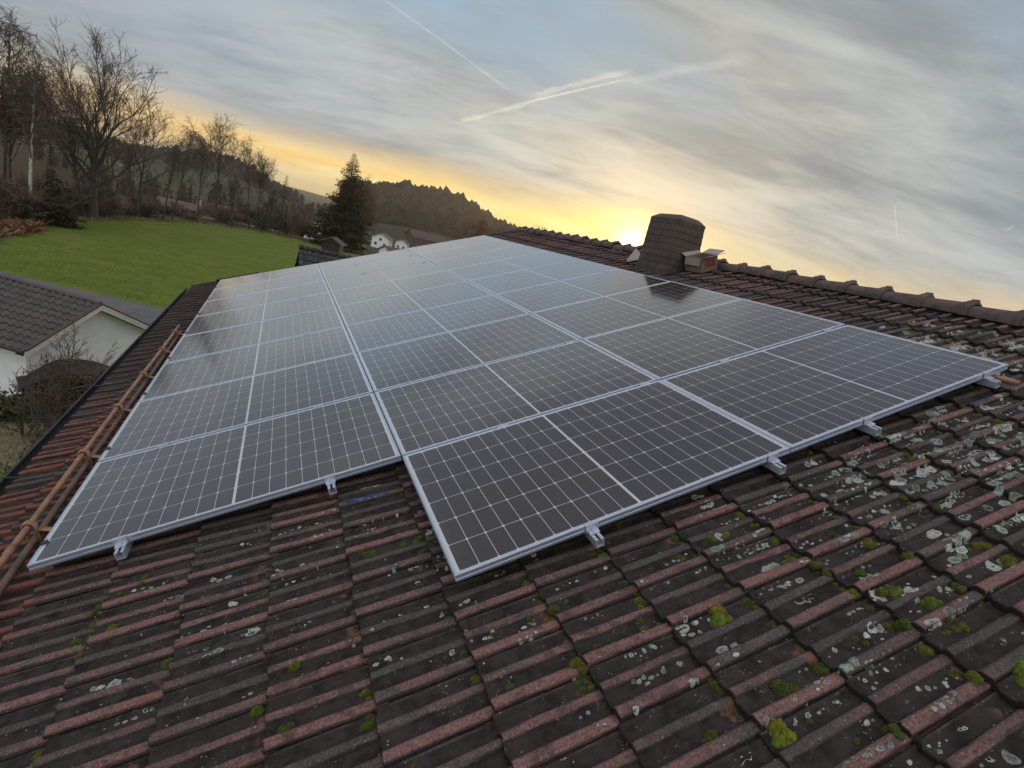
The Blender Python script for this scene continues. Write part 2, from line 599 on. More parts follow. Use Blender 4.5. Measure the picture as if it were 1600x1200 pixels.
def mat_attr(name, rough=0.8, spec=0.3, var=0.3, scale=8.0, bump=0.0, trans=0.0):
    """Base colour from the mesh's own colour attribute, roughened by noise."""
    m, t, b = new_mat(name)
    c = t.attr('col')
    n = t.noise(t.coord('Object'), scale, 5, 0.65)
    t.l.new(t.mix(1.0, c, t.mix(n, (1 - var,) * 3, (1 + var,) * 3), 'MULTIPLY'), b.inputs['Base Color'])
    b.inputs['Roughness'].default_value = rough
    b.inputs['Specular IOR Level'].default_value = spec
    if bump:
        t.l.new(t.bump(n, bump, 0.01), b.inputs['Normal'])
    return m


MT = dict(
    tile=mat_tile(), cells=mat_cells(), ground=mat_ground(),
    alu=simple('brushed_aluminium', (0.60, 0.70, 0.83), 0.42, 0.8, 0.06, 20),
    galv=simple('galvanised_rail', (0.56, 0.61, 0.70), 0.36, 0.5, 0.12, 30),
    black=simple('black_plastic', (0.02, 0.02, 0.02), 0.5),
    terracotta=simple('brown_coated_steel', (0.30, 0.155, 0.090), 0.42, 0.0, 0.22, 9, 0.05),
    terradark=simple('dull_brown_coated_steel', (0.19, 0.125, 0.095), 0.5, 0.0, 0.25, 9, 0.05),
    gutter=simple('grey_zinc_gutter', (0.045, 0.047, 0.05), 0.6, 0.3, 0.4, 4),
    render=simple('house_render', (0.62, 0.60, 0.55), 0.9, 0, 0.06, 3, 0.2),
    white=simple('white_render', (0.84, 0.86, 0.88), 0.9, 0, 0.05, 2, 0.1),
    whitewood=simple('white_painted_wood', (0.72, 0.70, 0.66), 0.6, 0, 0.08, 5),
    wood=simple('brown_stained_wood', (0.075, 0.045, 0.028), 0.7, 0, 0.3, 8, 0.2),
    felt=simple('dark_roofing_felt', (0.020, 0.020, 0.021), 0.8, 0, 0.35, 5, 0.2),
    asphalt=simple('grey_asphalt', (0.115, 0.115, 0.12), 0.9, 0, 0.2, 0.9, 0.3),
    path=simple('gravel_path', (0.30, 0.28, 0.25), 0.9, 0, 0.2, 0.5),
    card=simple('cardboard', (0.21, 0.155, 0.11), 0.9, 0, 0.12, 12),
    cardwhite=simple('pale_cardboard', (0.36, 0.31, 0.28), 0.85, 0, 0.08, 12),
    redink=simple('red_print', (0.42, 0.03, 0.025), 0.8, 0, 0.3, 40),
    blue=simple('blue_chalk', (0.025, 0.065, 0.21), 0.9, 0, 0.5, 60),
    bark=simple('dark_bark', (0.065, 0.052, 0.042), 0.95, 0, 0.4, 3, 0.3),
    twig=simple('brown_twigs', (0.105, 0.078, 0.058), 0.95, 0, 0.3, 2),
    redtwig=simple('russet_twigs', (0.140, 0.098, 0.066), 0.95, 0, 0.35, 2),
    greytwig=simple('grey_green_twigs', (0.075, 0.068, 0.050), 0.95, 0, 0.35, 2),
    darkglass=simple('dark_window_glass', (0.02, 0.022, 0.026), 0.12),
    attr=mat_attr('mottled_growth', 0.95, 0.1, 0.35, 5.0),
    stone=mat_attr('painted_surface', 0.85, 0.3, 0.25, 1.5),
)


def mat_birch():
    m, t, b = new_mat('birch_bark')
    v = t.coord('Object')
    n = t.noise(t.v('MULTIPLY', v, (2.0, 2.0, 9.0)), 1.4, 4, 0.7)
    c = t.mix(t.rng(n, 0.52, 0.62), (0.56, 0.53, 0.47), (0.045, 0.040, 0.036))
    t.l.new(c, b.inputs['Base Color'])
    b.inputs['Roughness'].default_value = 0.85
    return m


def mat_moss():
    m, t, b = new_mat('moss_cushion')
    c = t.attr('col')
    v = t.coord('Object')
    n = t.noise(v, 60.0, 4, 0.7)
    f = t.vor(v, 260.0)
    c2 = t.mix(1.0, c, t.mix(n, (0.30, 0.34, 0.3), (1.75, 1.6, 1.3)), 'MULTIPLY')
    t.l.new(c2, b.inputs['Base Color'])
    b.inputs['Roughness'].default_value = 1.0
    b.inputs['Specular IOR Level'].default_value = 0.05
    b.inputs['Sheen Weight'].default_value = 0.3
    b.inputs['Sheen Tint'].default_value = (0.7, 0.9, 0.3, 1)
    t.l.new(t.bump(t.m('ADD', n, f), 1.0, 0.008), b.inputs['Normal'])
    return m


def mat_lichen():
    m, t, b = new_mat('crustose_lichen')
    c = t.attr('col')
    v = t.coord('Object')
    n = t.noise(v, 120.0, 5, 0.75)
    c2 = t.mix(1.0, c, t.mix(t.rng(n, 0.3, 0.7), (0.45, 0.45, 0.45), (1.25, 1.25, 1.25)), 'MULTIPLY')
    t.l.new(c2, b.inputs['Base Color'])
    b.inputs['Roughness'].default_value = 0.95
    b.inputs['Specular IOR Level'].default_value = 0.1
    t.l.new(t.bump(n, 0.8, 0.004), b.inputs['Normal'])
    return m


def mat_slate_cladding():
    m, t, b = new_mat('fibre_cement_shingle')
    br = t.n.new('ShaderNodeTexBrick')
    br.inputs['Scale'].default_value = 1.0
    br.inputs['Brick Width'].default_value = 0.20
    br.inputs['Row Height'].default_value = 0.085
    br.inputs['Mortar Size'].default_value = 0.004
    br.inputs['Color1'].default_value = (0.066, 0.048, 0.038, 1)
    br.inputs['Color2'].default_value = (0.098, 0.070, 0.055, 1)
    br.inputs['Mortar'].default_value = (0.040, 0.032, 0.027, 1)
    x, y, z = t.sep(t.coord('Object'))
    t.l.new(t.comb(t.m('ADD', x, y), z, 0.0), br.inputs['Vector'])
    n = t.noise(t.coord('Object'), 7.0, 6, 0.7)
    c = t.mix(t.rng(n, 0.35, 0.75), br.outputs[0], (0.11, 0.088, 0.074))
    n2 = t.noise(t.v('MULTIPLY', t.coord('Object'), (9.0, 9.0, 2.0)), 2.0, 4, 0.6)
    c = t.mix(t.rng(n2, 0.66, 0.74, 0.0, 0.6), c, (0.26, 0.25, 0.24))
    t.l.new(c, b.inputs['Base Color'])
    b.inputs['Roughness'].default_value = 0.8
    t.l.new(t.bump(t.m('SUBTRACT', 1.0, br.outputs['Fac']), 0.8, 0.01), b.inputs['Normal'])
    return m


def mat_far_tile(name, c1, c2, su, sv):
    """Small roofs: rows of pantiles as bump and tone in object space (x up the slope, y along the eaves)."""
    m, t, b = new_mat(name)
    v = t.coord('Object')
    x, y, z = t.sep(v)
    fx = t.m('FRACT', t.m('DIVIDE', x, su))
    fy = t.m('FRACT', t.m('DIVIDE', y, sv))
    n = t.noise(v, 3.0, 5, 0.65)
    wn = t.noise(v, 12.0, 2)
    c = t.mix(t.rng(t.m('ADD', n, t.m('MULTIPLY', wn, 0.4)), 0.5, 0.9), c1, c2)
    t.l.new(c, b.inputs['Base Color'])
    b.inputs['Roughness'].default_value = 0.36
    b.inputs['Specular IOR Level'].default_value = 0.6
    return m


MT['birch'] = mat_birch()
MT['moss'] = mat_moss()
MT['lichen'] = mat_lichen()
MT['shingle'] = mat_slate_cladding()
MT['garage_tile'] = mat_far_tile('dark_concrete_tile', (0.034, 0.024, 0.022), (0.078, 0.055, 0.050), 0.33, 0.3)
MT['blackroof'] = None


def smooth(a, b, x):
    t = np.clip((x - a) / (b - a), 0, 1)
    return t * t * (3 - 2 * t)


# ------------------------------------------------------------------ terrain
CREST_AZ = np.array([-180, -60, -30, -19.8, -18, -14, -9, -5, -1, 3, 7, 12, 30, 60, 180.])
CREST_R = np.array([120, 100, 90, 66, 76, 86, 104, 113, 116, 115, 112, 110, 110, 110, 120.])


def H(x, y):
    dx, dy = x - CAM[0], y - CAM[1]
    r = np.hypot(dx, dy)
    az = np.degrees(np.arctan2(dx, dy))
    rc = np.interp(az, CREST_AZ, CREST_R)
    drop = smooth(0, 95, r - rc - 2) * (1 - 0.75 * smooth(-13, -19, az) * smooth(-70, -40, az))
    z = -10.5 * drop
    z = z + np.interp(az, [2.5, 5, 7.2, 11.5, 15.4, 18, 20.5, 22.7, 30, 40, 60], [0, 14, 26, 37, 43, 36, 27, 21, 12, 5, 0]) * np.exp(-((r - 700) / 130) ** 2)
    hl = np.interp(az, [-75, -40, -16, -12.6, -9, -6, -4, -2, -0.8, 2], [0, 5, 5, 7, 14, 23, 22, 13, 5, 0])
    z = z + hl * np.exp(-((r - 900) / 210) ** 2)
    z = z + 22.0 * smooth(1500, 2600, r) * (0.8 + 0.2 * np.sin(az * 0.35 + 1.0))
    und = 0.12 * np.sin(x * 0.21 + 0.5) * np.sin(y * 0.17) + 0.9 * np.sin(x * 0.012 + 1) * np.sin(y * 0.016 + 2) * smooth(130, 300, r)
    z = z + und * smooth(22, 45, r)
    return z


def hz(x, y):
    return float(H(np.array([x]), np.array([y]))[0])


def build_ground():
    azs = np.unique(np.concatenate([np.arange(-180, -40, 6), np.arange(-40, 75, 0.5), np.arange(75, 180.1, 6)]))
    rs = np.concatenate([[0.5], np.arange(6, 60, 1.5), np.arange(60, 130, 1.5), np.geomspace(132, 3400, 80)])
    A, RR = np.meshgrid(np.radians(azs), rs, indexing='ij')
    X = CAM[0] + RR * np.sin(A)
    Y = CAM[1] + RR * np.cos(A)
    Z = H(X, Y)
    verts = np.stack([X, Y, Z], -1).reshape(-1, 3)
    na, nr = X.shape
    idx = np.arange(na * nr).reshape(na, nr)
    f = np.stack([idx[:-1, :-1], idx[1:, :-1], idx[1:, 1:], idx[:-1, 1:]], -1).reshape(-1, 4)[:, ::-1]
    az = np.degrees(A)
    rc = np.interp(az, CREST_AZ, CREST_R)
    wob = 1.5 * np.sin(az * 3.1) + 1.2 * np.sin(az * 7.7 + 1)
    zone = smooth(-3.0, 1.0, RR - rc + wob * 0.7) * smooth(175, 120, RR)
    zone = np.maximum(zone, smooth(-6.0, -10.0, az) * smooth(-90, -60, az) * smooth(0, 8, RR - rc) * smooth(520, 380, RR))
    zone = np.maximum(zone, smooth(-19.2, -20.6, az + 0.25 * np.sin(RR * 0.4)) * smooth(52, 58, RR) * smooth(-90, -60, az) * smooth(175, 120, RR))
    zz = zone.reshape(-1)
    mesh_obj('ground', verts, f, MT['ground'], smooth=True, attrs={'zone': np.stack([zz, zz, zz], -1)})['kind'] = 'structure'


build_ground()


def strip(name, pts, width, mat, lift=0.004, n=40):
    """A road or path as a sheet following the ground."""
    pts = np.array(pts, float)
    t = np.linspace(0, len(pts) - 1, n)
    P = np.stack([np.interp(t, np.arange(len(pts)), pts[:, k]) for k in (0, 1)], -1)
    D = np.gradient(P, axis=0)
    D /= np.linalg.norm(D, axis=1)[:, None]
    N = np.stack([-D[:, 1], D[:, 0]], -1)
    vs, fs = [], []
    for i in range(n):
        for k in range(5):
            q = P[i] + N[i] * (k / 4 - 0.5) * width
            vs.append((q[0], q[1], hz(q[0], q[1]) + lift))
    for i in range(n - 1):
        for k in range(4):
            a = i * 5 + k
            fs.append((a, a + 5, a + 6, a + 1))
    o = mesh_obj(name, vs, fs, mat, smooth=True)
    o['kind'] = 'structure'
    return o


strip('road', [(-40, 49.5), (-26, 44.4), (-15.2, 39.6), (-6.2, 35.9), (6, 30.5), (30, 20)], 4.1, MT['asphalt'], 0.03, 120)
strip('path', [(28, 330), (60, 345), (80, 352), (100, 350)], 4, MT['path'], 0.15)


# ------------------------------------------------------------------ the house and its tiled roof
HOUSE_LOC = Vector((2.6, 4.0, 0.0))
house = thing('house', 'house with an old lichened clay tile roof carrying the solar panels', 'house', HOUSE_LOC)
HM = T(*(-HOUSE_LOC)) @ RM
HT = T(*(-HOUSE_LOC))
NB = -0.152           # plane of the tile troughs
EXPO = 0.345
V_END = 10.3
V_START = -3.4
U_EAVE = -0.60
U_RIDGE = 6.45

PROFILE = [(-0.0185, 0.004, .25), (-0.018, 0.0185, .85), (-0.013, 0.0215, 1.0), (0.010, 0.0215, 1.0), (0.017, 0.018, .9), (0.026, 0.006, .3), (0.034, 0.0035, .05),
           (0.062, 0.002, 0.0), (0.074, 0.004, .1), (0.083, 0.0125, .55), (0.090, 0.0145, .66), (0.106, 0.0145, .64), (0.112, 0.012, .5),
           (0.119, 0.004, .1), (0.128, 0.0025, 0.0), (0.158, 0.0015, 0.0), (0.166, 0.007, .35), (0.172, 0.008, .45), (0.178, 0.003, .1), (0.186, 0.002, 0)]
PA = np.array([p[0] for p in PROFILE]); PH = np.array([p[1] for p in PROFILE]) * 1.34; PC = np.array([p[2] for p in PROFILE])
RIB0 = -0.085          # v of one main rib


def tile_z(u, v):
    """Height of the tile surface at roof coordinates (before jitter)."""
    a = (v - RIB0 + 0.0185) % 0.2 - 0.0185
    h = np.interp(a, PA, PH)
    s = (u % EXPO) / EXPO
    return NB + h + 0.024 * (1 - s)


def build_roof_tiles():
    V, F, Cc = [], [], []
    rows_s = [(0.000, -0.021), (0.0, -0.004), (0.005, 0.0), (0.10, 0.0), (0.20, 0.0), (0.30, 0.0), (0.385, 0.0)]
    nP, nR = len(PA), len(rows_s)
    k0 = -1
    kmax = int(U_RIDGE / EXPO)
    base = 0
    fidx = []
    for i in range(nR - 1):
        for j in range(nP - 1):
            a = i * nP + j
            fidx.append((a, a + 1, a + nP + 1, a + nP))
    fidx = np.array(fidx)[:, ::-1]
    jlo = int(math.floor((V_START - RIB0) / 0.2))
    jhi = int(math.ceil((V_END - RIB0) / 0.2)) - 1
    rnd = random.Random(3)
    for k in range(k0 - 1, kmax + 1):
        uf = k * EXPO if k >= k0 else U_EAVE
        for j in range(jlo, jhi + 1):
            v0 = RIB0 + j * 0.2
            r = rnd.random()
            ju, jv, jz = rnd.gauss(0, 0.0050), rnd.gauss(0, 0.0012), abs(rnd.gauss(0, 0.0015))
            yaw, roll, pit = rnd.gauss(0, 0.009), rnd.gauss(0, 0.014), rnd.gauss(0, 0.005)
            P = np.zeros((nR, nP, 3)); Q = np.zeros((nR, nP, 4))
            for i, (s, dz) in enumerate(rows_s):
                wav = 0.0006 * np.sin(PA * 90 + r * 20 + s * 17)
                h = PH.copy()
                if i == 0:
                    h = PH * 0.55
                chip = np.array([rnd.gauss(0, .0016) + (abs(rnd.gauss(0, .006)) if rnd.random() < .06 else 0) for _ in PA]) if i < 3 else 0.0
                chip0 = chip if i == 0 else (chip0 if i < 3 else 0.0)
                P[i, :, 0] = uf + s + ju - yaw * (PA - 0.09) + chip0
                P[i, :, 1] = v0 + PA + jv + yaw * (s - 0.17)
                P[i, :, 2] = NB + h + dz + 0.024 * (1 - s / EXPO) + jz + roll * (PA - 0.09) * 0.6 + pit * (s - 0.3) + wav
                Q[i, :, 0] = PC if i else 0
                Q[i, :, 1] = r
                Q[i, :, 2] = s / 0.345 if i > 1 else -0.01
                Q[i, :, 3] = 1
            V.append(P.reshape(-1, 3)); Cc.append(Q.reshape(-1, 4)); F.append(fidx + base)
            base += nR * nP
    V = np.concatenate(V); F = np.concatenate(F); Cc = np.concatenate(Cc)
    o = mesh_obj('roof', V, F, MT['tile'], house, False, HM, {'tile': Cc})
    return o


roof = build_roof_tiles()

# under-roof boarding, verge, far slope, walls
ct, st = math.cos(TH), math.sin(TH)
ridge_p = W(U_RIDGE, 0, NB)
eave_p = W(U_EAVE, 0, NB)
mb = MB()
far_x = ridge_p[0] + (ridge_p[0] - eave_p[0])
mb.add([(eave_p[0] + .03, V_START, eave_p[2] - .035), (ridge_p[0], V_START, ridge_p[2] - .045), (ridge_p[0], V_END - .02, ridge_p[2] - .045), (eave_p[0] + .03, V_END - .02, eave_p[2] - .035),
        (eave_p[0] + .03, V_START, eave_p[2] - .15), (ridge_p[0], V_START, ridge_p[2] - .17), (ridge_p[0], V_END - .02, ridge_p[2] - .17), (eave_p[0] + .03, V_END - .02, eave_p[2] - .15)],
       [(0, 3, 2, 1), (4, 5, 6, 7), (0, 1, 5, 4), (1, 2, 6, 5), (2, 3, 7, 6), (3, 0, 4, 7)])
mb.build('roof_boarding', MT['wood'], house, matrix=HT)
# far slope: simple course relief
mb = MB()
nc = 20
for i in range(nc):
    a0 = i / nc; a1 = (i + 1) / nc
    x0 = ridge_p[0] + 0.02 + (far_x - ridge_p[0]) * a0; x1 = ridge_p[0] + 0.02 + (far_x - ridge_p[0]) * a1
    z0 = ridge_p[2] - (x0 - ridge_p[0]) * math.tan(TH); z1 = ridge_p[2] - (x1 - ridge_p[0]) * math.tan(TH)
    mb.add([(x0, V_START, z0 - .03), (x1, V_START, z1 + .02), (x1, V_END, z1 + .02), (x0, V_END, z0 - .03), (x1, V_START, z1 - .03), (x1, V_END, z1 - .03)],
           [(0, 1, 2, 3), (1, 4, 5, 2)], (0.07, 0.05, 0.045))
mb.build('far_roof_slope', MT['stone'], house, matrix=HT)
mb = MB()
wx0, wx1 = eave_p[0] + 0.75, far_x - 0.75
zt = eave_p[2] - 0.05
mb.box(wx0, wx1, V_START + .4, V_END - .75, 0, zt)
mb.add([(wx0, V_END - .75, zt), (wx1, V_END - .75, zt), (ridge_p[0], V_END - .75, ridge_p[2] - .2)], [(0, 1, 2)])
mb.add([(wx0, V_START + .4, zt), (wx1, V_START + .4, zt), (ridge_p[0], V_START + .4, ridge_p[2] - .2)], [(2, 1, 0)])
mb.build('wall', MT['render'], house, matrix=HT)
# verge board at the far end, dark
mb = MB()
mb.box(U_EAVE - .05, U_RIDGE - .05, V_END + .002, V_END + .028, NB - .15, NB + .035)
mb.box(U_EAVE + .42, 0.62, V_END - .10, V_END + .06, NB + .045, NB + .068)
mb.build('verge_board', MT['felt'], house, matrix=HM)
# gutter
mb = MB()
seg = 12
pts = []
for k in range(seg + 1):
    a = math.pi + math.pi * k / seg
    pts.append((math.cos(a) * 0.07, math.sin(a) * 0.07))
gx, gz = W(-0.68, 0, NB - 0.03)[0], W(-0.68, 0, NB - 0.03)[2]
ys = np.linspace(V_START, V_END + .03, 24)
vs = []; fs = []
for y in ys:
    for (a, b_) in pts:
        vs.append((gx + a, y, gz + b_))
n = seg + 1
for i in range(len(ys) - 1):
    for k in range(seg):
        fs.append((i * n + k, i * n + k + 1, (i + 1) * n + k + 1, (i + 1) * n + k))
mb.add(vs, fs)
mb.tube([(gx - 0.07, y, gz + 0.004) for y in ys], 0.011, 8, True)
for y in np.arange(V_START + .3, V_END, 1.9):
    mb.tube([(gx - 0.078, y, gz + .012), (gx - 0.04, y, gz + .014), (gx + 0.08, y, gz + .016)], 0.008, 5, True)
g = mb.build('gutter', MT['gutter'], house, True, HT)
sm = g.modifiers.new('thick', 'SOLIDIFY'); sm.thickness = 0.004


# ridge tiles: half-round caps with a raised collar, laid along the ridge
def ridge_tile_mesh():
    mb = MB()
    ang = np.linspace(R(-12), R(192), 13)
    prof = []
    # y (along ridge) , radius add
    for (y, ra) in [(0.0, 0.0), (0.0, 0.022), (0.012, 0.030), (0.055, 0.030), (0.070, 0.016), (0.10, 0.004), (0.36, -0.010)]:
        prof.append((y, ra))
    vs, fs = [], []
    for (y, ra) in prof:
        for a in ang:
            rx, rz = 0.108 + ra * .8, 0.086 + ra * .8
            vs.append((math.cos(a) * rx, y, math.sin(a) * rz - 0.03))
    n = len(ang)
    for i in range(len(prof) - 1):
        for k in range(n - 1):
            fs.append((i * n + k, (i + 1) * n + k, (i + 1) * n + k + 1, i * n + k + 1))
    # lug on the collar
    mb.add(vs, fs)
    mb.add([(-.026, 0.0, .070), (.026, 0.0, .070), (.026, .058, .070), (-.026, .058, .070), (-.014, .006, .094), (.014, .006, .094), (.014, .048, .090), (-.014, .048, .090)],
           [(4, 5, 6, 7), (0, 1, 5, 4), (1, 2, 6, 5), (2, 3, 7, 6), (3, 0, 4, 7)])
    return mb


def mat_ridge():
    m, t, b = new_mat('ridge_clay')
    v = t.coord('Object')
    p = t.pos()
    n = t.noise(p, 9.0, 6, 0.7)
    f = t.noise(p, 70.0, 4, 0.7)
    c = t.mix(t.rng(n, 0.3, 0.7), (0.060, 0.048, 0.044), (0.150, 0.108, 0.095))
    c = t.mix(t.rng(f, 0.55, 0.75, 0, .6), c, (0.25, 0.22, 0.20))
    t.l.new(c, b.inputs['Base Color'])
    b.inputs['Roughness'].default_value = 0.9
    t.l.new(t.bump(t.m('ADD', n, f), 0.6, 0.01), b.inputs['Normal'])
    return m


MT['ridge'] = mat_ridge()
RX, RZ = ridge_p[0], ridge_p[2] + 0.062
rt = ridge_tile_mesh().build('ridge_tile', MT['ridge'], house, True)
k = 0
y = V_START
rr_ = random.Random(5)
while y < V_END - 0.2:
    o = rt if k == 0 else rt.copy()
    if k:
        COL.objects.link(o)
        o.parent = house
    o.location = Vector((RX, y, RZ + rr_.gauss(0, .004))) - HOUSE_LOC
    o.rotation_euler = (rr_.gauss(0, .008), rr_.gauss(0, .02), rr_.gauss(0, .01))
    y += 0.35
    k += 1

mb = MB()
mb.box(RX - .075, RX + .075, V_START + .02, V_END - .06, ridge_p[2] - .14, RZ - .012)  # unseen filler added inside the ridge to block sky light through tile gaps
mb.build('ridge_sky_block', MT['felt'], house, matrix=HT)

# chimney: clad in small shingles, chamfered cap, lead apron
CHX0, CHX1, CHY0, CHY1 = 5.37, 5.81, 3.90, 4.47
CHZT = 7.5 + CHX0 * math.tan(TH) + 0.655


def chimney():
    mb = MB()
    zb = 7.5 + CHX0 * math.tan(TH) - 0.6
    zt = CHZT - 0.10
    # courses overlap slightly so the outline is stepped like shingles
    zz = 9.30
    row = 0
    h = 0.085
    z = 9.26
    mb.box(CHX0 + .01, CHX1 - .01, CHY0 + .01, CHY1 - .01, zb, z)
    while z < zt - 1e-6:
        z1 = min(z + h, zt)
        o0, o1 = 0.006, 0.002
        vs = []
        for (zz, o_) in ((z, o0), (z1, o1)):
            q = max(0.0, (zt - zz) / (zt - 9.45))
            vs += [(CHX0 - o_, CHY0 - o_, zz), (CHX1 + .11 * q + o_, CHY0 - o_, zz), (CHX1 + .11 * q + o_, CHY1 + o_, zz), (CHX0 - o_, CHY1 + o_, zz)]
        mb.add(vs, [(0, 1, 5, 4), (1, 2, 6, 5), (2, 3, 7, 6), (3, 0, 4, 7), (3, 2, 1, 0), (4, 5, 6, 7)])
        z = z1
    ch = mb.build('chimney', MT['shingle'], house, matrix=HT)
    cap = MB()
    e = 0.006
    zc = zt
    ring = []
    for (zz, o_) in ((zc, e), (zc + .035, e), (zc + .085, -0.055), (zc + .097, -0.075)):
        ring.append([(CHX0 - o_, CHY0 - o_, zz), (CHX1 + o_, CHY0 - o_, zz), (CHX1 + o_, CHY1 + o_, zz), (CHX0 - o_, CHY1 + o_, zz)])
    vs = [p for r in ring for p in r]
    fs = [(3, 2, 1, 0)]
    for i in range(3):
        for q in range(4):
            fs.append((i * 4 + q, i * 4 + (q + 1) % 4, i * 4 + 4 + (q + 1) % 4, i * 4 + 4 + q))
    fs.append((12, 13, 14, 15))
    cap.add(vs, fs)
    c = cap.build('chimney_cap', MT['shingle'], ch)
    ap = MB()
    # apron: sloping skirt following the roof on the down-slope and near sides
    def rz(x):
        return 7.5 + x * math.tan(TH) + (NB + 0.03) / ct
    o_ = 0.016
    X0, X1, Y0, Y1 = CHX0 - .012, CHX1 + .11, CHY0 - .012, CHY1 + .012
    ap.add([(X0 - o_, Y0 - o_, rz(X0 - o_) + .004), (X1 + o_, Y0 - o_, rz(X1 + o_) + .004), (X1 + o_, Y1 + o_, rz(X1 + o_) + .004), (X0 - o_, Y1 + o_, rz(X0 - o_) + .004),
            (X0, Y0, rz(X0) + .07), (X1, Y0, rz(X1) + .07), (X1, Y1, rz(X1) + .07), (X0, Y1, rz(X0) + .07)],
           [(0, 1, 5, 4), (1, 2, 6, 5), (2, 3, 7, 6), (3, 0, 4, 7)])
    ap.build('chimney_apron', simple('dull_lead', (0.055, 0.046, 0.040), 0.6, 0.2, 0.3, 9), ch)


chimney()

# ------------------------------------------------------------------ solar panels
PL, PW, GAP, GAPU = 1.766, 1.038, 0.020, 0.007
FRAME_PROF = [(0.025, -0.035), (0.0, -0.035), (0.0, -0.0235), (0.0016, -0.0225), (0.0016, -0.0165), (0.0, -0.0155), (0.0, -0.0012), (0.0012, 0.0), (0.0105, 0.0), (0.0112, -0.0030)]


def frame_mesh():
    vs, fs = [], []
    for (d, z) in FRAME_PROF:
        vs += [(d, d, z), (PL - d, d, z), (PL - d, PW - d, z), (d, PW - d, z)]
    for i in range(len(FRAME_PROF) - 1):
        for q in range(4):
            a, b_ = i * 4 + q, i * 4 + (q + 1) % 4
            fs.append((a, b_, b_ + 4, a + 4))
    return vs, fs


def make_panel():
    root = thing('solar_panel', 'x', 'solar panel', group='solar panels on the tiled roof', matrix=RM @ T(0, 0, 0))
    vs, fs = frame_mesh()
    mesh_obj('frame', vs, fs, MT['alu'], root)
    g = 0.0108
    mb = MB()
    mb.add([(g, g, -.0022), (PL - g, g, -.0022), (PL - g, PW - g, -.0022), (g, PW - g, -.0022)], [(0, 1, 2, 3)])
    mb.build('cell_sheet', MT['cells'], root)
    mb = MB()
    mb.add([(g, g, -.0075), (PL - g, g, -.0075), (PL - g, PW - g, -.0075), (g, PW - g, -.0075)], [(3, 2, 1, 0)])
    mb.build('back_sheet', MT['white'], root)
    return root


ROWS = ['front row', 'second row back', 'third row back', 'fourth row back', 'fifth row back',
        'sixth row back', 'third row from the end', 'row before the last', 'farthest row']
COLS = ['column along the brown pipes', 'middle column', 'ridge side column']
proto = make_panel()
eave_panels = []
first = True
rj = random.Random(11)
for c in range(3):
    for r_ in range(9):
        if c == 0 and r_ == 0:
            continue
        o = proto if first else copy_tree(proto)
        first = False
        u = c * (PL + GAPU) - 0.003
        v = r_ * (PW + GAP)
        o.matrix_world = RM @ T(u, v, 0) @ Matrix.Rotation(rj.gauss(0, .0012), 4, 'X') @ Matrix.Rotation(rj.gauss(0, .0009), 4, 'Y')
        if c == 1 and r_ == 0:
            lab = 'foremost solar panel, its corner jutting out over the bare mossy tiles'
        elif c == 2 and r_ == 0:
            lab = 'solar panel at the near right corner of the array, in the front row'
        elif c == 0 and r_ == 1:
            lab = 'solar panel at the near left corner of the array, beside the brown pipes'
        elif c == 2 and r_ == 3:
            lab = 'solar panel with the dark reflection of the chimney in it, ridge side column'
        else:
            lab = 'silver framed solar panel, %s, %s' % (ROWS[r_], COLS[c])
        o['label'] = lab
        if c == 0:
            eave_panels.append(o)


mb = MB()
mb.box(-0.002, 0.026, 0.155, 0.185, 0.0008, 0.006)
clip = mb.build('drain_clip', MT['black'], eave_panels[0])
for o in eave_panels[1:]:
    c = clip.copy()
    COL.objects.link(c)
    c.parent = o


# rails with clamps
def rail_profile_mesh(v0, v1):
    w, h = 0.020, 0.040
    # C channel open at the top: outline in (u,n)
    out = [(-w, -h), (w, -h), (w, 0), (0.006, 0), (0.006, -.004), (.013, -.004), (.013, -.018), (.017, -.022), (.017, -.036), (-.017, -.036), (-.017, -.022), (-.013, -.018), (-.013, -.004), (-.006, -.004), (-.006, 0), (-w, 0)]
    n = len(out)
    vs = [(a, v0, b_) for a, b_ in out] + [(a, v1, b_) for a, b_ in out]
    fs = [(i, (i + 1) % n, n + (i + 1) % n, n + i) for i in range(n)]
    # end walls of the two closed pieces
    fs += [(0, 9, 8, 1), (1, 8, 7, 2), (2, 7, 6, 5), (2, 5, 4, 3), (0, 15, 10, 9), (15, 11, 10), (15, 14, 13, 12, 11)]
    return vs, fs


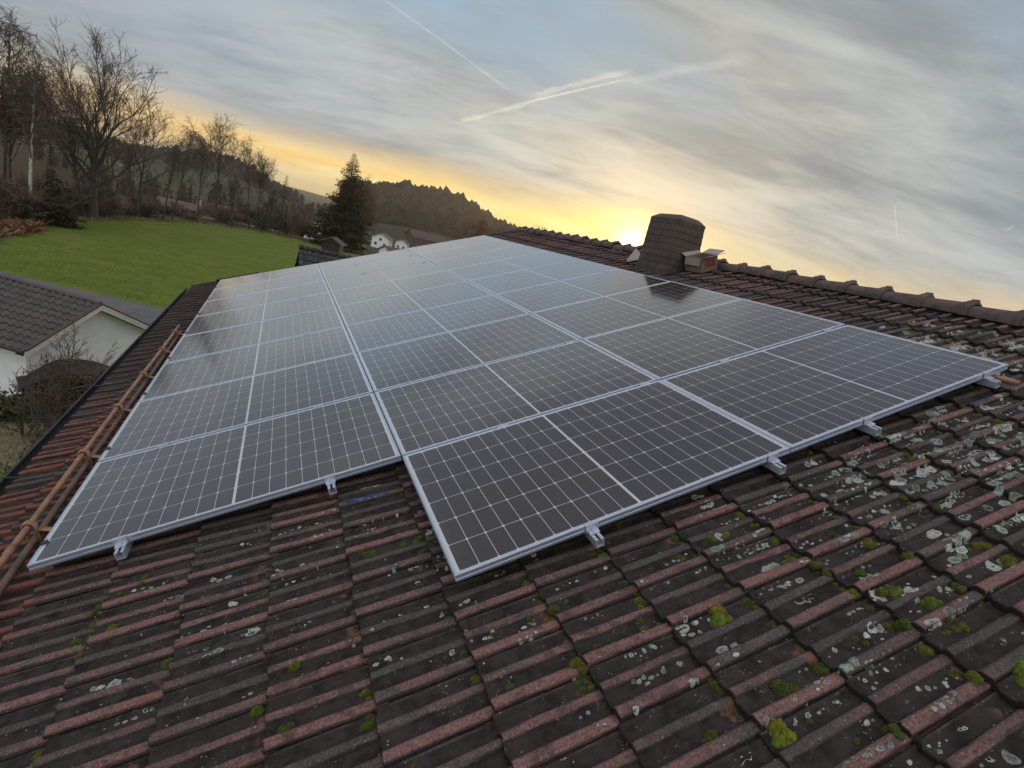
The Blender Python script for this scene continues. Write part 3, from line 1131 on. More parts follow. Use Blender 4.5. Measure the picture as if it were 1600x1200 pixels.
RAILS = [(0.37, 1, 'aluminium rail jutting out under the near left corner panel, beside the brown pipes'),
         (1.365, 1, 'aluminium rail ending beside the blue chalk streak, under the left column of panels'),
         (2.39, 0, 'aluminium rail with its open end below the foremost panel, above mossy tiles'),
         (3.42, 0, 'aluminium rail poking out just left of the seam between the two front panels'),
         (4.09, 0, 'aluminium rail poking out under the middle of the front edge of the right hand panel'),
         (5.10, 0, 'aluminium rail ending beside the capped brown pipe stubs at the right corner')]
for (ru, r0, lab) in RAILS:
    vf = r0 * (PW + GAP)
    vend = 9 * (PW + GAP) - GAP
    root = thing('mounting_rail', lab, 'rail', group='mounting rails under the solar panels', matrix=RM @ T(ru, 0, -0.0365))
    vs, fs = rail_profile_mesh(vf - 0.068, vend + 0.06)
    mesh_obj('channel', vs, fs, MT['galv'], root)
    for (vv, sgn) in ((vf, -1), (vend, 1)):
        mb = MB()
        a, b_ = sorted((vv - sgn * 0.012, vv + sgn * 0.004))
        mb.box(-.031, .031, a, b_, 0.0372, 0.0402)                   # lip on the frame
        a, b_ = sorted((vv + sgn * 0.002, vv + sgn * 0.007))
        mb.box(-.031, .031, a, b_, 0.0012, 0.0375)                    # front plate
        a, b_ = sorted((vv + sgn * 0.0075, vv + sgn * 0.030))
        mb.box(-.024, .024, a, b_, 0.0008, 0.0075)                     # foot on the rail
        mb.tube([(0, vv + sgn * .019, .0075), (0, vv + sgn * .019, .0145)], .006, 6, True)
        mb.build('end_clamp', MT['galv'], root)
    for k in range(r0 + 1, 9):
        vm = k * (PW + GAP) - GAP / 2
        mb = MB()
        mb.box(-.035, .035, vm - .019, vm + .019, .0374, .0405)
        mb.box(-.033, .033, vm - .007, vm + .007, .0005, .0373)
        mb.tube([(0, vm, .0406), (0, vm, .0450)], .0065, 6, True)
        mb.build('mid_clamp', MT['galv'], root)
    for vv in np.arange(vf + 0.35, vend, 1.2):
        mb = MB()
        mb.box(.0205, .0265, vv - .017, vv + .017, -.085, -.004)
        mb.box(-.03, .20, vv - .017, vv + .017, -.091, -.0855)
        mb.build('roof_hook', MT['galv'], root)


# ------------------------------------------------------------------ snow guards
def snow_guard(label, u, na, nb, v0, v1, brackets, joints):
    root = thing('snow_guard', label, 'snow guard', matrix=RM @ T(u, 0, 0))
    for nn, mat, off, jj in ((na, 'terracotta', 0, 0.9), (nb, 'terradark', 0.004, 0.35)):
        mb = MB()
        vs_ = np.linspace(v0, v1, 14)
        mb.tube([(off + .003 * math.sin(v * 1.7), v, nn + .0025 * math.sin(v * 2.3 + nn * 40)) for v in vs_], 0.0165, 12, True)
        if joints:
            for v in np.arange(v0 + jj, v1, 1.95):
                mb.tube([(off, v, nn), (off, v + .07, nn)], 0.0205, 12, True)
        mb.build('pipe', MT[mat], root, True)
    for v in brackets:
        mb = MB()
        # oblong strap around both pipes, with a tail running up the roof
        nm = (na + nb) / 2
        hh = abs(na - nb) / 2
        loop = []
        for k in range(20):
            a = 2 * math.pi * k / 20
            cx, cz = math.cos(a), math.sin(a)
            loop.append((cx * .026 + .002, v, nm + cz * .026 + (hh if cz > 0 else -hh)))
        for w_ in (-.014, -.005, .005, .014):
            mb.tube([(p[0], p[1] + w_, p[2]) for p in loop], 0.0052, 5, closed=True)
        mb.obox((.022, v - .017, nm + .01), (.14, 0, -.068), (0, .034, 0), (.002, 0, .006))
        mb.obox((.022, v - .017, nm - .028), (.012, 0, -.0), (0, .034, 0), (0, 0, .075))
        mb.build('bracket', MT['terracotta'], root, True)
    return root


snow_guard('pair of long brown snow guard pipes with strap brackets running along the eaves', -0.160, -0.022, -0.094, -1.6, 6.05,
           [-.2, .66, 1.50, 2.36, 3.20, 4.05, 4.92, 5.72], True)
snow_guard('short stub of a second brown snow guard, capped ends under the right corner panel', 5.215, -0.062, -0.112, -0.11, 1.6, [0.5, 1.3], False)

# blue chalk streaks lie on the tile surface
def on_tile_patch(name, u0, v0, u1, v1, w, mat, label, cat):
    n = 14
    vs, fs = [], []
    for i in range(n + 1):
        t = i / n
        for s in (-1, 0, 1):
            u = u0 + (u1 - u0) * t
            v = v0 + (v1 - v0) * t + s * w * (0.55 + 0.45 * math.sin(t * math.pi)) + 0.002 * math.sin(t * 23)
            vs.append((u, v, float(tile_z(u, v)) + 0.0045))
    for i in range(n):
        for s in range(2):
            a = i * 3 + s
            fs.append((a, a + 3, a + 4, a + 1))
    o = mesh_obj(name, vs, fs, mat, matrix=RM)
    return tag(o, label, cat)


on_tile_patch('chalk_streak', 1.42, 0.912, 1.64, 0.905, 0.011, MT['blue'], 'blue streak on the dark tile next to the left column rail', 'streak')
on_tile_patch('chalk_streak', 4.80, -0.087, 5.00, -0.089, 0.005, MT['blue'], 'short faint blue streak on a tile near the right corner of the panels', 'streak')


# ------------------------------------------------------------------ lichen and moss on the tiles
def roof_hit(px, py, n=NB + 0.01):
    d = ray(px, py)
    Mi = np.array(RM.inverted())
    o = Mi[:3, :3] @ CAM + Mi[:3, 3]
    dd = Mi[:3, :3] @ d
    t = (n - o[2]) / dd[2]
    p = o + t * dd
    return p[0], p[1]


def under_panel(u, v, mrg=0.02):
    if v < 1.058 and u < 1.775:
        return False
    return -mrg < u < 5.305 + mrg and v > -0.01 - mrg


def build_lichen():
    vs, fs, cs = [], [], []
    rr = random.Random(21)
    mask_off = Vector((3.1, 8.7, 0.2))

    def blob(u, v, r, ell, tone):
        n = 15 if r > .012 else 9
        ph = rr.random() * 50
        rings = [0.0, 0.45, 0.82, 1.0]
        q_ring = rr.random() < .45
        b0 = len(vs)
        for ri, q in enumerate(rings):
            cnt = 1 if ri == 0 else n
            for k in range(cnt):
                a = 2 * math.pi * k / n
                rad = r * q * (0.80 + 0.42 * mn.noise(Vector((math.cos(a) * 1.1 + ph, math.sin(a) * 1.1, ph * .37))) + 0.13 * mn.noise(Vector((math.cos(a) * 3.2 + ph, math.sin(a) * 3.2, ph))))
                uu = u + math.cos(a) * rad * ell
                vv = v + math.sin(a) * rad
                hh = (0.0006, 0.0009, 0.0016, -0.0012)[ri] * (1.0 if r > .012 else .7)
                vs.append((uu, vv, float(tile_z(uu, vv)) + hh + 0.0012))
                k_ = ((0.52, 0.62, 1.0, 0.72) if q_ring else (0.95, 0.98, 0.92, 0.60))[ri]
                j = 1 + rr.uniform(-.12, .12)
                cs.append((tone[0] * k_ * j, tone[1] * k_ * j, tone[2] * k_ * j))
        for k in range(n):
            fs.append((b0, b0 + 1 + k, b0 + 1 + (k + 1) % n))
        for ri in range(1, 3):
            s0 = b0 + 1 + (ri - 1) * n
            for k in range(n):
                fs.append((s0 + k, s0 + n + k, s0 + n + (k + 1) % n, s0 + (k + 1) % n))

    def tone():
        t = rr.random()
        if t < .62:
            k = rr.uniform(.30, .62)
            return (k * .90, k, k * .91)
        if t < .85:
            k = rr.uniform(.24, .46)
            return (k * .84, k, k * .76)
        k = rr.uniform(.34, .58)
        return (k, k * .97, k * .93)

    tries = 0
    made = 0
    # strings of blobs along the troughs, denser to the upper right
    while made < 1150 and tries < 40000:
        tries += 1
        u = rr.uniform(0.05, 6.2)
        v = rr.uniform(-1.75, 1.1)
        if under_panel(u, v):
            continue
        dens = 0.10 + 0.55 * smooth(1.2, 4.2, u) + 0.35 * (mn.noise(Vector((u * .9, v * .9, 2.0))) + .1)
        if rr.random() > dens:
            continue
        # choose where across the tile: trough before the main rib, or beside the mid rib
        j = math.floor((v - RIB0) / 0.2)
        a = rr.choice([rr.gauss(.060, .012), rr.gauss(.148, .013), rr.gauss(.150, .012), rr.gauss(0.0, .012)])
        v = RIB0 + j * .2 + a
        big = rr.random() < 0.16 + 0.22 * smooth(2.0, 4.0, u)
        nstr = rr.randint(2, 7) if not big else rr.randint(1, 3)
        du = rr.uniform(.016, .030)
        u0 = u
        for q in range(nstr):
            r = rr.uniform(.0035, .0105) if not big else rr.uniform(.012, .026) * (1 + .35 * smooth(3, 4.5, u))
            uu = u0 + q * (du + r * .8) * rr.uniform(.7, 1.2)
            s = (uu % EXPO) / EXPO
            if s < .05 or s > .93:
                continue
            blob(uu, v + rr.gauss(0, .006), r, rr.uniform(1.0, 1.7), tone())
        made += 1
    # the big colony right of the panels
    cu, cv = roof_hit(1480, 715)
    for k in range(120):
        uu = cu + rr.gauss(0, .34); vv = cv + rr.gauss(0, .15)
        if under_panel(uu, vv):
            continue
        blob(uu, vv, rr.uniform(.008, .032), rr.uniform(1, 1.6), (lambda k_: (k_ * .86, k_, k_ * .90))(rr.uniform(.20, .42)))
    # dust-fine crumbs all over
    for k in range(1500):
        u = rr.uniform(-.05, 6.2); v = rr.uniform(-1.75, 1.1)
        if under_panel(u, v) or (u % EXPO) / EXPO > .94:
            continue
        blob(u, v, rr.uniform(.0015, .0038), rr.uniform(1, 1.8), tone())
    o = mesh_obj('lichen', vs, fs, MT['lichen'], matrix=RM, smooth=True, attrs={'col': cs})
    tag(o, 'pale grey green lichen crusts scattered over the old roof tiles', 'lichen', kind='stuff')


build_lichen()


def moss_blob(mb, u, v, n0, r, hgt, tone, seed, sub=2):
    """A lumpy cushion: noisy dome sunk into the tile surface, with many small tufts."""
    nu, nv = 18 if r > .02 else 12, 9 if r > .02 else 6
    b0 = len(mb.v)
    off = Vector((seed * 3.17, seed * 1.3, seed * .7))
    for i in range(nv + 1):
        ph = (i / nv) * math.pi * 0.62
        for k in range(nu):
            a = 2 * math.pi * k / nu
            d = Vector((math.sin(ph) * math.cos(a), math.sin(ph) * math.sin(a), math.cos(ph)))
            q = 1 + .34 * mn.noise(d * 1.7 + off) + .20 * mn.noise(d * 4.5 + off) + .13 * mn.noise(d * 11 + off)
            x = u + d.x * r * q * 1.25
            y = v + d.y * r * q
            z = n0 + (d.z * hgt - hgt * .16) * q
            mb.v.append((x, y, z))
            sh = .70 + .75 * mn.noise(d * 2.3 + off * 2) + .25 * d.z
            sh = max(.25, sh)
            mb.c.append((tone[0] * sh, tone[1] * sh, tone[2] * sh))
    for i in range(nv):
        for k in range(nu):
            a = b0 + i * nu + k
            b_ = b0 + i * nu + (k + 1) % nu
            mb.f.append((a, a + nu, b_ + nu, b_))


BRIGHT = (0.195, 0.212, 0.024)
MIDG = (0.100, 0.118, 0.016)
OLIVE = (0.056, 0.060, 0.016)
BROWNG = (0.085, 0.070, 0.020)
KNOWN = [
    (1126, 968, .030, BRIGHT, 'bright yellow green moss cushion below the front panels, in the middle of the bare tiles'),
    (1228, 1154, .031, BRIGHT, 'bright green and brown moss cushion at the lower right, near the bottom edge'),
    (1390, 931, .026, MIDG, 'green moss cushion with a yellow tip, in a trough right of the brightest cushion'),
    (1497, 985, .025, BROWNG, 'brownish moss cushion with an orange tip on a red rib at the right'),
    (1590, 1066, .030, BRIGHT, 'bright moss cushion cut by the right edge of the photo'),
    (1228, 1082, .026, OLIVE, 'dark olive moss cushion just above the bright one at the lower right'),
    (1110, 1152, .020, OLIVE, 'small brown moss cushion beside large pale lichen at the bottom'),
    (1452, 947, .024, MIDG, 'pointed green moss cushion with a pale tip between two red ribs at the right'),
    (1231, 877, .021, MIDG, 'green moss tuft below the rail left of the front panel seam'),
    (1358, 853, .022, MIDG, 'yellow green moss tuft right of the front panel seam, among large lichens'),
    (1575, 878, .025, MIDG, 'plump green moss cushion at the right edge, beneath the lichen colony'),
    (1526, 853, .022, MIDG, 'green moss cushion under the lichen colony, left of the plump one at the edge'),
    (577, 872, .021, OLIVE, 'dark green moss cushion below the blue streak, left of the foremost panel'),
    (445, 1147, .018, OLIVE, 'olive moss cushion on the left hand tiles near the bottom edge'),
    (799, 1080, .013, BROWNG, 'small yellowish moss tuft below the foremost panel corner'),
]
mrnd = random.Random(4)
for i, (px, py, r, tone, lab) in enumerate(KNOWN):
    u, v = roof_hit(px, py)
    r *= 1.22
    mb = MB()
    n0 = float(tile_z(u, v))
    for q in range(5 if r > .02 else 3):
        moss_blob(mb, mrnd.gauss(0, r * .45), mrnd.gauss(0, r * .33), 0, r * mrnd.uniform(.5, .85), r * mrnd.uniform(.7, 1.1), tuple(c * mrnd.uniform(.6, 1.25) for c in tone), i * 7 + q + 1)
    o = mb.build('moss_cushion', MT['moss'], None, True)
    o.matrix_world = RM @ T(u, v, n0 - .002)
    tag(o, lab, 'moss', 'moss cushions on the tiles')


def build_moss_stuff():
    mb = MB()
    rr = random.Random(31)
    cnt = 0
    tries = 0
    while cnt < 760 and tries < 20000:
        tries += 1
        u = rr.uniform(0.05, 6.3); v = rr.uniform(-1.75, 1.05)
        if under_panel(u, v, .0):
            continue
        dn = .30 + .8 * mn.noise(Vector((u * 1.1 + 5, v * 1.3, 9.0))) + .25 * smooth(1.2, 3, u)
        if rr.random() > dn:
            continue
        joint = rr.random() < .78
        if joint:           # in the shadow under a tile foot
            kk = round(u / EXPO)
            u = kk * EXPO - rr.uniform(.004, .020)
            a = rr.choice([.045, .145, .150, .05, .03])
            v = RIB0 + math.floor((v - RIB0) / .2) * .2 + a + rr.gauss(0, .012)
        else:
            v = RIB0 + math.floor((v - RIB0) / .2) * .2 + rr.choice([rr.gauss(.06, .01), rr.gauss(.145, .012)])
        r = rr.uniform(.007, .026) * (1 if joint else .9)
        tone = rr.choice([MIDG, OLIVE, OLIVE, OLIVE, BROWNG, MIDG])
        tone = tuple(c * rr.uniform(.5, 1.1) for c in tone)
        n0 = float(tile_z(u, v))
        for q in range(rr.randint(1, 3)):
            moss_blob(mb, u + rr.gauss(0, r * .5) - (.002 if joint else 0), v + rr.gauss(0, r * .9), n0 - .002, r * rr.uniform(.5, 1), r * rr.uniform(.6, 1.0), tone, rr.random() * 300)
        cnt += 1
    o = mb.build('moss', MT['moss'], None, True, RM)
    tag(o, 'small olive moss tufts growing in the joints of the roof tiles', 'moss', kind='stuff')


build_moss_stuff()


# ------------------------------------------------------------------ things on the ridge
def cardboard_box():
    # open carton standing on the ridge behind the chimney
    bx = thing('cardboard_box', 'open cardboard box with red print and spread flaps, on the ridge by the chimney', 'box', matrix=RM @ T(6.07, 3.55, NB + .046) @ Matrix.Rotation(R(3), 4, 'Z'))
    w, d, h, t = .27, .28, .18, .006
    mb = MB()
    mb.box(0, w, 0, t, 0, h); mb.box(0, w, d - t, d, 0, h)
    mb.box(0, t, t + .0005, d - t - .0005, 0, h); mb.box(w - t, w, t + .0005, d - t - .0005, 0, h)
    mb.box(t + .0005, w - t - .0005, t + .0005, d - t - .0005, .002, .008)
    mb.build('carton', MT['card'], bx)
    for (o, ex, ey, ez) in [((0.0, -0.001, h), (w, 0, 0), (0, -.13, .035), (0, .002, .006)),
                            ((0.0, d + .001, h), (w, 0, 0), (0, .12, .06), (0, -.002, .006)),
                            ((w + .001, 0.012, h), (.13, 0, .03), (0, d - .024, 0), (-.001, 0, .006)),
                            ((-0.001, 0.012, h - .003), (-.015, 0, -.09), (0, d - .024, 0), (-.006, 0, .001))]:
        f = MB()
        f.obox(o, ex, ey, ez)
        f.build('flap', MT['cardwhite'], bx)
    # a few red strokes, too blurred in the photo to read
    p = MB()
    for k, (a, z0, z1) in enumerate([(.09, .035, .085), (.12, .04, .10), (.15, .038, .09), (.18, .04, .105), (.21, .04, .092)]):
        p.box(a, a + .016, -.0035, -.001, z0 + .02, z1 + .02)
    p.box(.085, .23, -.0035, -.0012, .074, .086)
    p.build('red_print', MT['redink'], bx)


cardboard_box()
mb = MB()
u, v = roof_hit(984, 408, NB + .05)
mb.add([(0, 0, 0), (.16, -.05, .012), (.17, .10, .085), (.02, .03, .015), (0, 0, .004), (.16, -.05, .016), (.17, .10, .089), (.02, .03, .019)],
       [(3, 2, 1, 0), (4, 5, 6, 7), (0, 1, 5, 4), (1, 2, 6, 5), (2, 3, 7, 6), (3, 0, 4, 7)])
o = mb.build('cardboard_scrap', MT['cardwhite'])
o.matrix_world = RM @ T(u - .08, v - .05, NB + .056) @ Matrix.Scale(1.55, 4)
tag(o, 'pale scrap of cardboard lying on the tiles left of the chimney', 'scrap')


# ------------------------------------------------------------------ small black roof behind the far verge
def black_annex():
    d0 = ray(468, 387)
    D = 17.5 / math.hypot(d0[0], d0[1])
    P = CAM + d0 * D
    root = thing('annex', 'annex with a black lichen speckled tile roof rising behind the panels', 'annex', (P[0], P[1], 0))
    L = 6.0
    dep = 2.6
    dz = 1.05
    m, t, b = new_mat('lichened_black_tile')
    v = t.coord('Object')
    n = t.noise(v, 5.0, 6, 0.75)
    f = t.noise(v, 26.0, 4, 0.7)
    c = t.mix(t.rng(n, 0.45, 0.72), (0.018, 0.018, 0.018), (0.06, 0.055, 0.05))
    c = t.mix(t.rng(f, 0.56, 0.66), c, (0.24, 0.24, 0.23))
    t.l.new(c, b.inputs['Base Color'])
    b.inputs['Roughness'].default_value = 0.9
    mb = MB()
    for sgn in (1, -1):
        for i in range(8):
            a0, a1 = i / 8, (i + 1) / 8
            nx = 30
            for k in range(nx):
                x0, x1 = L * k / nx, L * (k + 1) / nx
                xm = (x0 + x1) / 2
                for (xa, xb, za, zb_) in ((x0, xm, 0, .03), (xm, x1, .03, 0)):
                    y0, y1 = -sgn * dep * a0, -sgn * dep * a1
                    z0, z1 = P[2] - .03 - dz * a0, P[2] - .03 - dz * a1 + .03
                    q = [(xa, y0, z0 + za), (xb, y0, z0 + zb_), (xb, y1, z1 + zb_), (xa, y1, z1 + za)]
                    mb.add(q, [(0, 1, 2, 3) if sgn < 0 else (3, 2, 1, 0)])
                    q2 = [(xa, y1, z1 + za), (xb, y1, z1 + zb_), (xb, y1, z1 + zb_ - .04), (xa, y1, z1 + za - .04)]
                    mb.add(q2, [(0, 1, 2, 3) if sgn < 0 else (3, 2, 1, 0)])
    # mossy ridge line
    mb.tube([(x, .0, P[2] + .02 + .012 * math.sin(x * 31) + .01 * math.sin(x * 57)) for x in np.linspace(-.02, L, 90)], .07, 7, True)
    mb.build('roof', m, root)
    mb = MB()
    mb.box(.12, L - .12, -dep + .25, dep - .25, 0, P[2] - dz)
    mb.add([(.12, -dep + .25, P[2] - dz), (.12, dep - .25, P[2] - dz), (.12, 0, P[2] - .12)], [(0, 2, 1)])
    mb.build('wall', MT['render'], root)


black_annex()


# ------------------------------------------------------------------ gabled outbuildings
def gable_house(name, label, cat, apex, g, half_w, rise, length, wall_h, mats, over=.35, tiled=False, windows=(), zground=0.0, group=None, chim=False):
    """apex: ridge end (x,y,z) nearest; g: unit vector along the gable; ridge runs along e (left of g)."""
    g = np.array(g, float); g /= np.linalg.norm(g)
    e = np.array([-g[1], g[0]])
    root = thing(name, label, cat, (apex[0], apex[1], zground), group)
    root.rotation_euler = (0, 0, math.atan2(e[1], e[0]))     # local x = e, local y = e rotated +90 = -g
    za = apex[2] - zground
    ze = za - rise
    # local frame: x along ridge, y across; -g is +y
    th = .10
    rf = MB()
    for s in (1, -1):
        ln = math.hypot(half_w, rise)
        if tiled:
            nc = int(round(ln / .31)); nt = int(round((length) / .30))
            pr = [(0, .0), (.04, .010), (.10, .052), (.16, .060), (.22, .034), (.25, -.004), (.28, -.012), (.2999, .0)]
            for i in range(nc):
                a0, a1 = i / nc, (i + 1) / nc
                for k in range(nt):
                    vsx = []
                    for (dx, hh) in pr:
                        x = k * length / nt + dx / .3 * length / nt
                        y0, y1 = s * half_w * a0, s * half_w * (a1 + .02)
                        z0, z1 = za - rise * a0, za - rise * (a1 + .02)
                        vsx += [(x, y0, z0 + hh), (x, y1, z1 + hh + .050), (x, y1, z1 + hh - .01)]
                    n = len(pr)
                    fs = []
                    for q in range(n - 1):
                        A, B = q * 3, q * 3 + 3
                        if s > 0:
                            fs += [(A, B, B + 1, A + 1), (A + 1, B + 1, B + 2, A + 2)]
                        else:
                            fs += [(A + 1, B + 1, B, A), (A + 2, B + 2, B + 1, A + 1)]
                    rf.add(vsx, fs)
            rf.obox((0, 0, za - .06), (length, 0, 0), (0, s * half_w, -rise), (0, 0, -.07))
        else:
            rf.obox((0, 0, za), (length, 0, 0), (0, s * half_w, -rise), (0, 0, -th))
    if tiled:
        rf.tube([(x, 0, za + .045) for x in np.linspace(0.0, length, 30)], .075, 8, True)
    rf.build('roof', mats['roof'], root)
    wl = MB()
    hw = half_w - over
    zw = ze + rise * over / half_w - .12
    wl.box(over, length - over, -hw, hw, 0, zw)
    for x in (over, length - over):
        wl.add([(x, -hw, zw), (x, hw, zw), (x, 0, za - .16)], [(0, 2, 1) if x == over else (0, 1, 2)])
    wl.build('wall', mats['wall'], root)
    if mats.get('barge'):
        bb = MB()
        for s in (1, -1):
            bb.obox((-.035, 0, za - .24 + .02), (.032, 0, 0), (0, s * (half_w + .04), -rise - .02), (0, 0, .21))
            bb.obox((-.060, 0, za - .11 + .02), (.024, 0, 0), (0, s * (half_w + .04), -rise - .02), (0, 0, .09))
        bb.build('bargeboard', mats['barge'], root)
        sf = MB()
        for s in (1, -1):
            sf.obox((.0, 0, za - .205), (over, 0, 0), (0, s * (half_w - .02), -rise), (0, 0, .02))
        sf.build('soffit', mats.get('soffit', mats['barge']), root)
        vg = MB()
        for s in (1, -1):
            vg.obox((-.075, 0, za + .0), (.13, 0, 0), (0, s * half_w, -rise), (0, 0, .055))
        vg.build('verge_tiles', mats.get('verge', mats['roof']), root)
        gt = MB()
        for s in (1, -1):
            gt.tube([(x, s * (half_w + .06), ze - .02) for x in np.linspace(-.03, length, 6)], .06, 8, True)
        gt.build('gutter', MT['gutter'], root)
    for (face, a, z0, w_, h_) in windows:
        # face 'g': gable wall at x=over ; face 's+': side wall y=+hw ; 's-'
        fm = MB(); pn = MB()
        if face == 'g':
            fm.box(over - .05, over - .002, a - w_ / 2 - .08, a + w_ / 2 + .08, z0 - .08, z0 + h_ + .08)
            pn.box(over - .062, over - .052, a - w_ / 2, a + w_ / 2, z0, z0 + h_)
        else:
            s = 1 if face == 's+' else -1
            y0 = s * hw
            lo, hi = sorted((y0 + s * .002, y0 + s * .05))
            fm.box(a - w_ / 2 - .08, a + w_ / 2 + .08, lo, hi, z0 - .08, z0 + h_ + .08)
            lo, hi = sorted((y0 + s * .052, y0 + s * .062))
            pn.box(a - w_ / 2, a + w_ / 2, lo, hi, z0, z0 + h_)
        f = fm.build('window', MT['wood'], root)
        pn.build('pane', MT['darkglass'], f)
    if chim:
        c = MB()
        c.box(length * .45, length * .45 + .6, -.3, .3, za - .5, za + 1.0)
        c.build('chimney', MT['render'], root)
    return root


gz_ = 3.45
dd_ = ray(158, 476)
tt_ = (gz_ - CAM[2]) / dd_[2]
GP = CAM + tt_ * dd_
gable_house('garage', 'white rendered garage with a dark pantile gable roof left of the house', 'garage', (GP[0], GP[1], gz_), (math.cos(R(60)), math.sin(R(60))), 2.85, 1.38, 9.0, 0,
            dict(roof=MT['garage_tile'], wall=MT['white'], barge=MT['whitewood'], soffit=MT['wood'], verge=MT['wood']), .40, True)


# arched dark shelter in front of the garage gable
def arched_shelter():
    A = ground_at(121, 640)
    d = ray(124, 566)
    hr = math.hypot(A[0] - CAM[0], A[1] - CAM[1]) / math.hypot(d[0], d[1])
    top = CAM[2] + d[2] * (hr + 1.3)
    root = thing('garden_shelter', 'low garden shelter with an arched dark felt roof before the white garage gable', 'shelter', (A[0], A[1], 0))
    g = np.array([A[1] - CAM[1], -(A[0] - CAM[0])]); g /= np.linalg.norm(g)
    root.rotation_euler = (0, 0, math.atan2(g[1], g[0]) + .1)
    hw, dp = 1.55, 1.6
    rf = MB()
    n = 18
    vs, fs = [], []
    for i in range(n + 1):
        a = -1 + 2 * i / n
        z = top - .55 * a * a
        for (y, zz) in ((-.1, z), (dp, z), (-.1, z - .07), (dp, z - .07)):
            vs.append((a * hw, y, zz))
    for i in range(n):
        b_ = i * 4
        fs += [(b_, b_ + 4, b_ + 5, b_ + 1), (b_ + 2, b_ + 3, b_ + 7, b_ + 6), (b_, b_ + 2, b_ + 6, b_ + 4), (b_ + 1, b_ + 5, b_ + 7, b_ + 3)]
    fs += [(0, 1, 3, 2), (4 * n, 4 * n + 2, 4 * n + 3, 4 * n + 1)]
    rf.add(vs, fs)
    rf.build('roof', MT['felt'], root)
    rim = MB()
    rim.tube([((-1 + 2 * i / n) * hw, dp + .01, top + .005 - .55 * (-1 + 2 * i / n) ** 2) for i in range(n + 1)], .012, 5, True)
    rim.build('roof_edge', MT['galv'], root)
    for x in (-hw + .12, 0, hw - .12):
        for y in (.05, dp - .15):
            p = MB()
            p.box(x - .05, x + .05, y, y + .1, 0, top - .55 * (x / hw) ** 2 - .075)
            p.build('post', MT['wood'], root)
    bk = MB()
    bk.box(-hw + .2, hw - .2, dp - .5, dp - .4, 0, top - .60)
    bk.build('back_wall', MT['felt'], root)
    return A, hr


SHA, SHR = arched_shelter()


# ------------------------------------------------------------------ trees
def unit(v):
    return v / (np.linalg.norm(v) + 1e-12)


def grow(mbs, p, d, L, r, depth, S, rnd):
    maxd = S['depth']
    nseg = S['seg'][min(depth, len(S['seg']) - 1)]
    pts, rad = [p.copy()], [r]
    q = p.copy()
    bend = S['bend'][min(depth, len(S['bend']) - 1)]
    trop = S['trop'][min(depth, len(S['trop']) - 1)]
    taper = S.get('taper', .45) if depth < maxd else .35
    dirs = [d.copy()]
    for i in range(nseg):
        d = unit(d + np.array([rnd.gauss(0, bend), rnd.gauss(0, bend), rnd.gauss(0, bend) + trop]))
        q = q + d * L / nseg
        pts.append(q.copy())
        rad.append(max(S['rmin'], r * (1 - (1 - taper) * (i + 1) / nseg)))
        dirs.append(d.copy())
    sides = 7 if depth == 0 else (5 if depth == 1 else (4 if depth == 2 else 3))
    mbs[0 if depth <= S.get('trunkdepth', 1) else 1].tube(pts, rad, sides)
    if depth >= maxd:
        S['tips'].append((q, d))
        return
    nc = S['kids'][depth]
    lo = S['from'][min(depth, len(S['from']) - 1)]
    ga = rnd.random() * 6.28
    for k in range(nc):
        t = lo + (1 - lo) * (k + rnd.random() * .8) / nc
        t = min(t, .999)
        x = t * nseg
        i = int(x)
        f = x - i
        pos = pts[i] * (1 - f) + pts[min(i + 1, nseg)] * f
        dd = dirs[min(i + 1, nseg)]
        ang = R(S['angle'][min(depth, len(S['angle']) - 1)]) * rnd.uniform(.65, 1.25) * (1.15 - .45 * t)
        ga += 2.4 + rnd.gauss(0, .35)
        h = np.array([0, 0, 1.0]) if abs(dd[2]) < .95 else np.array([1.0, 0, 0])
        a1 = unit(np.cross(dd, h)); a2 = np.cross(dd, a1)
        nd = unit(dd * math.cos(ang) + (a1 * math.cos(ga) + a2 * math.sin(ga)) * math.sin(ang))
        sc = S['ratio'][min(depth, len(S['ratio']) - 1)] * rnd.uniform(.7, 1.15) * (S.get('top', .55) + (1 - S.get('top', .55)) * (1 - t) if depth == 0 else 1 - .35 * t)
        rr = r * (1 - (1 - taper) * t)
        grow(mbs, pos, nd, L * sc, max(S['rmin'], rr * S.get('rr', .55)), depth + 1, S, rnd)
    # leader continues
    if depth > 0 or S.get('leader', True):
        grow(mbs, q, unit(d + np.array([rnd.gauss(0, .1), rnd.gauss(0, .1), 0])), (S['ratio'][0] * L * S.get('lead', .5) if S['ratio'][0] > 1 and depth == 0 else L * (S.get('lead', .5) if depth == 0 else S.get('lead1', S.get('lead', .5)))), rad[-1], depth + 1, S, rnd)


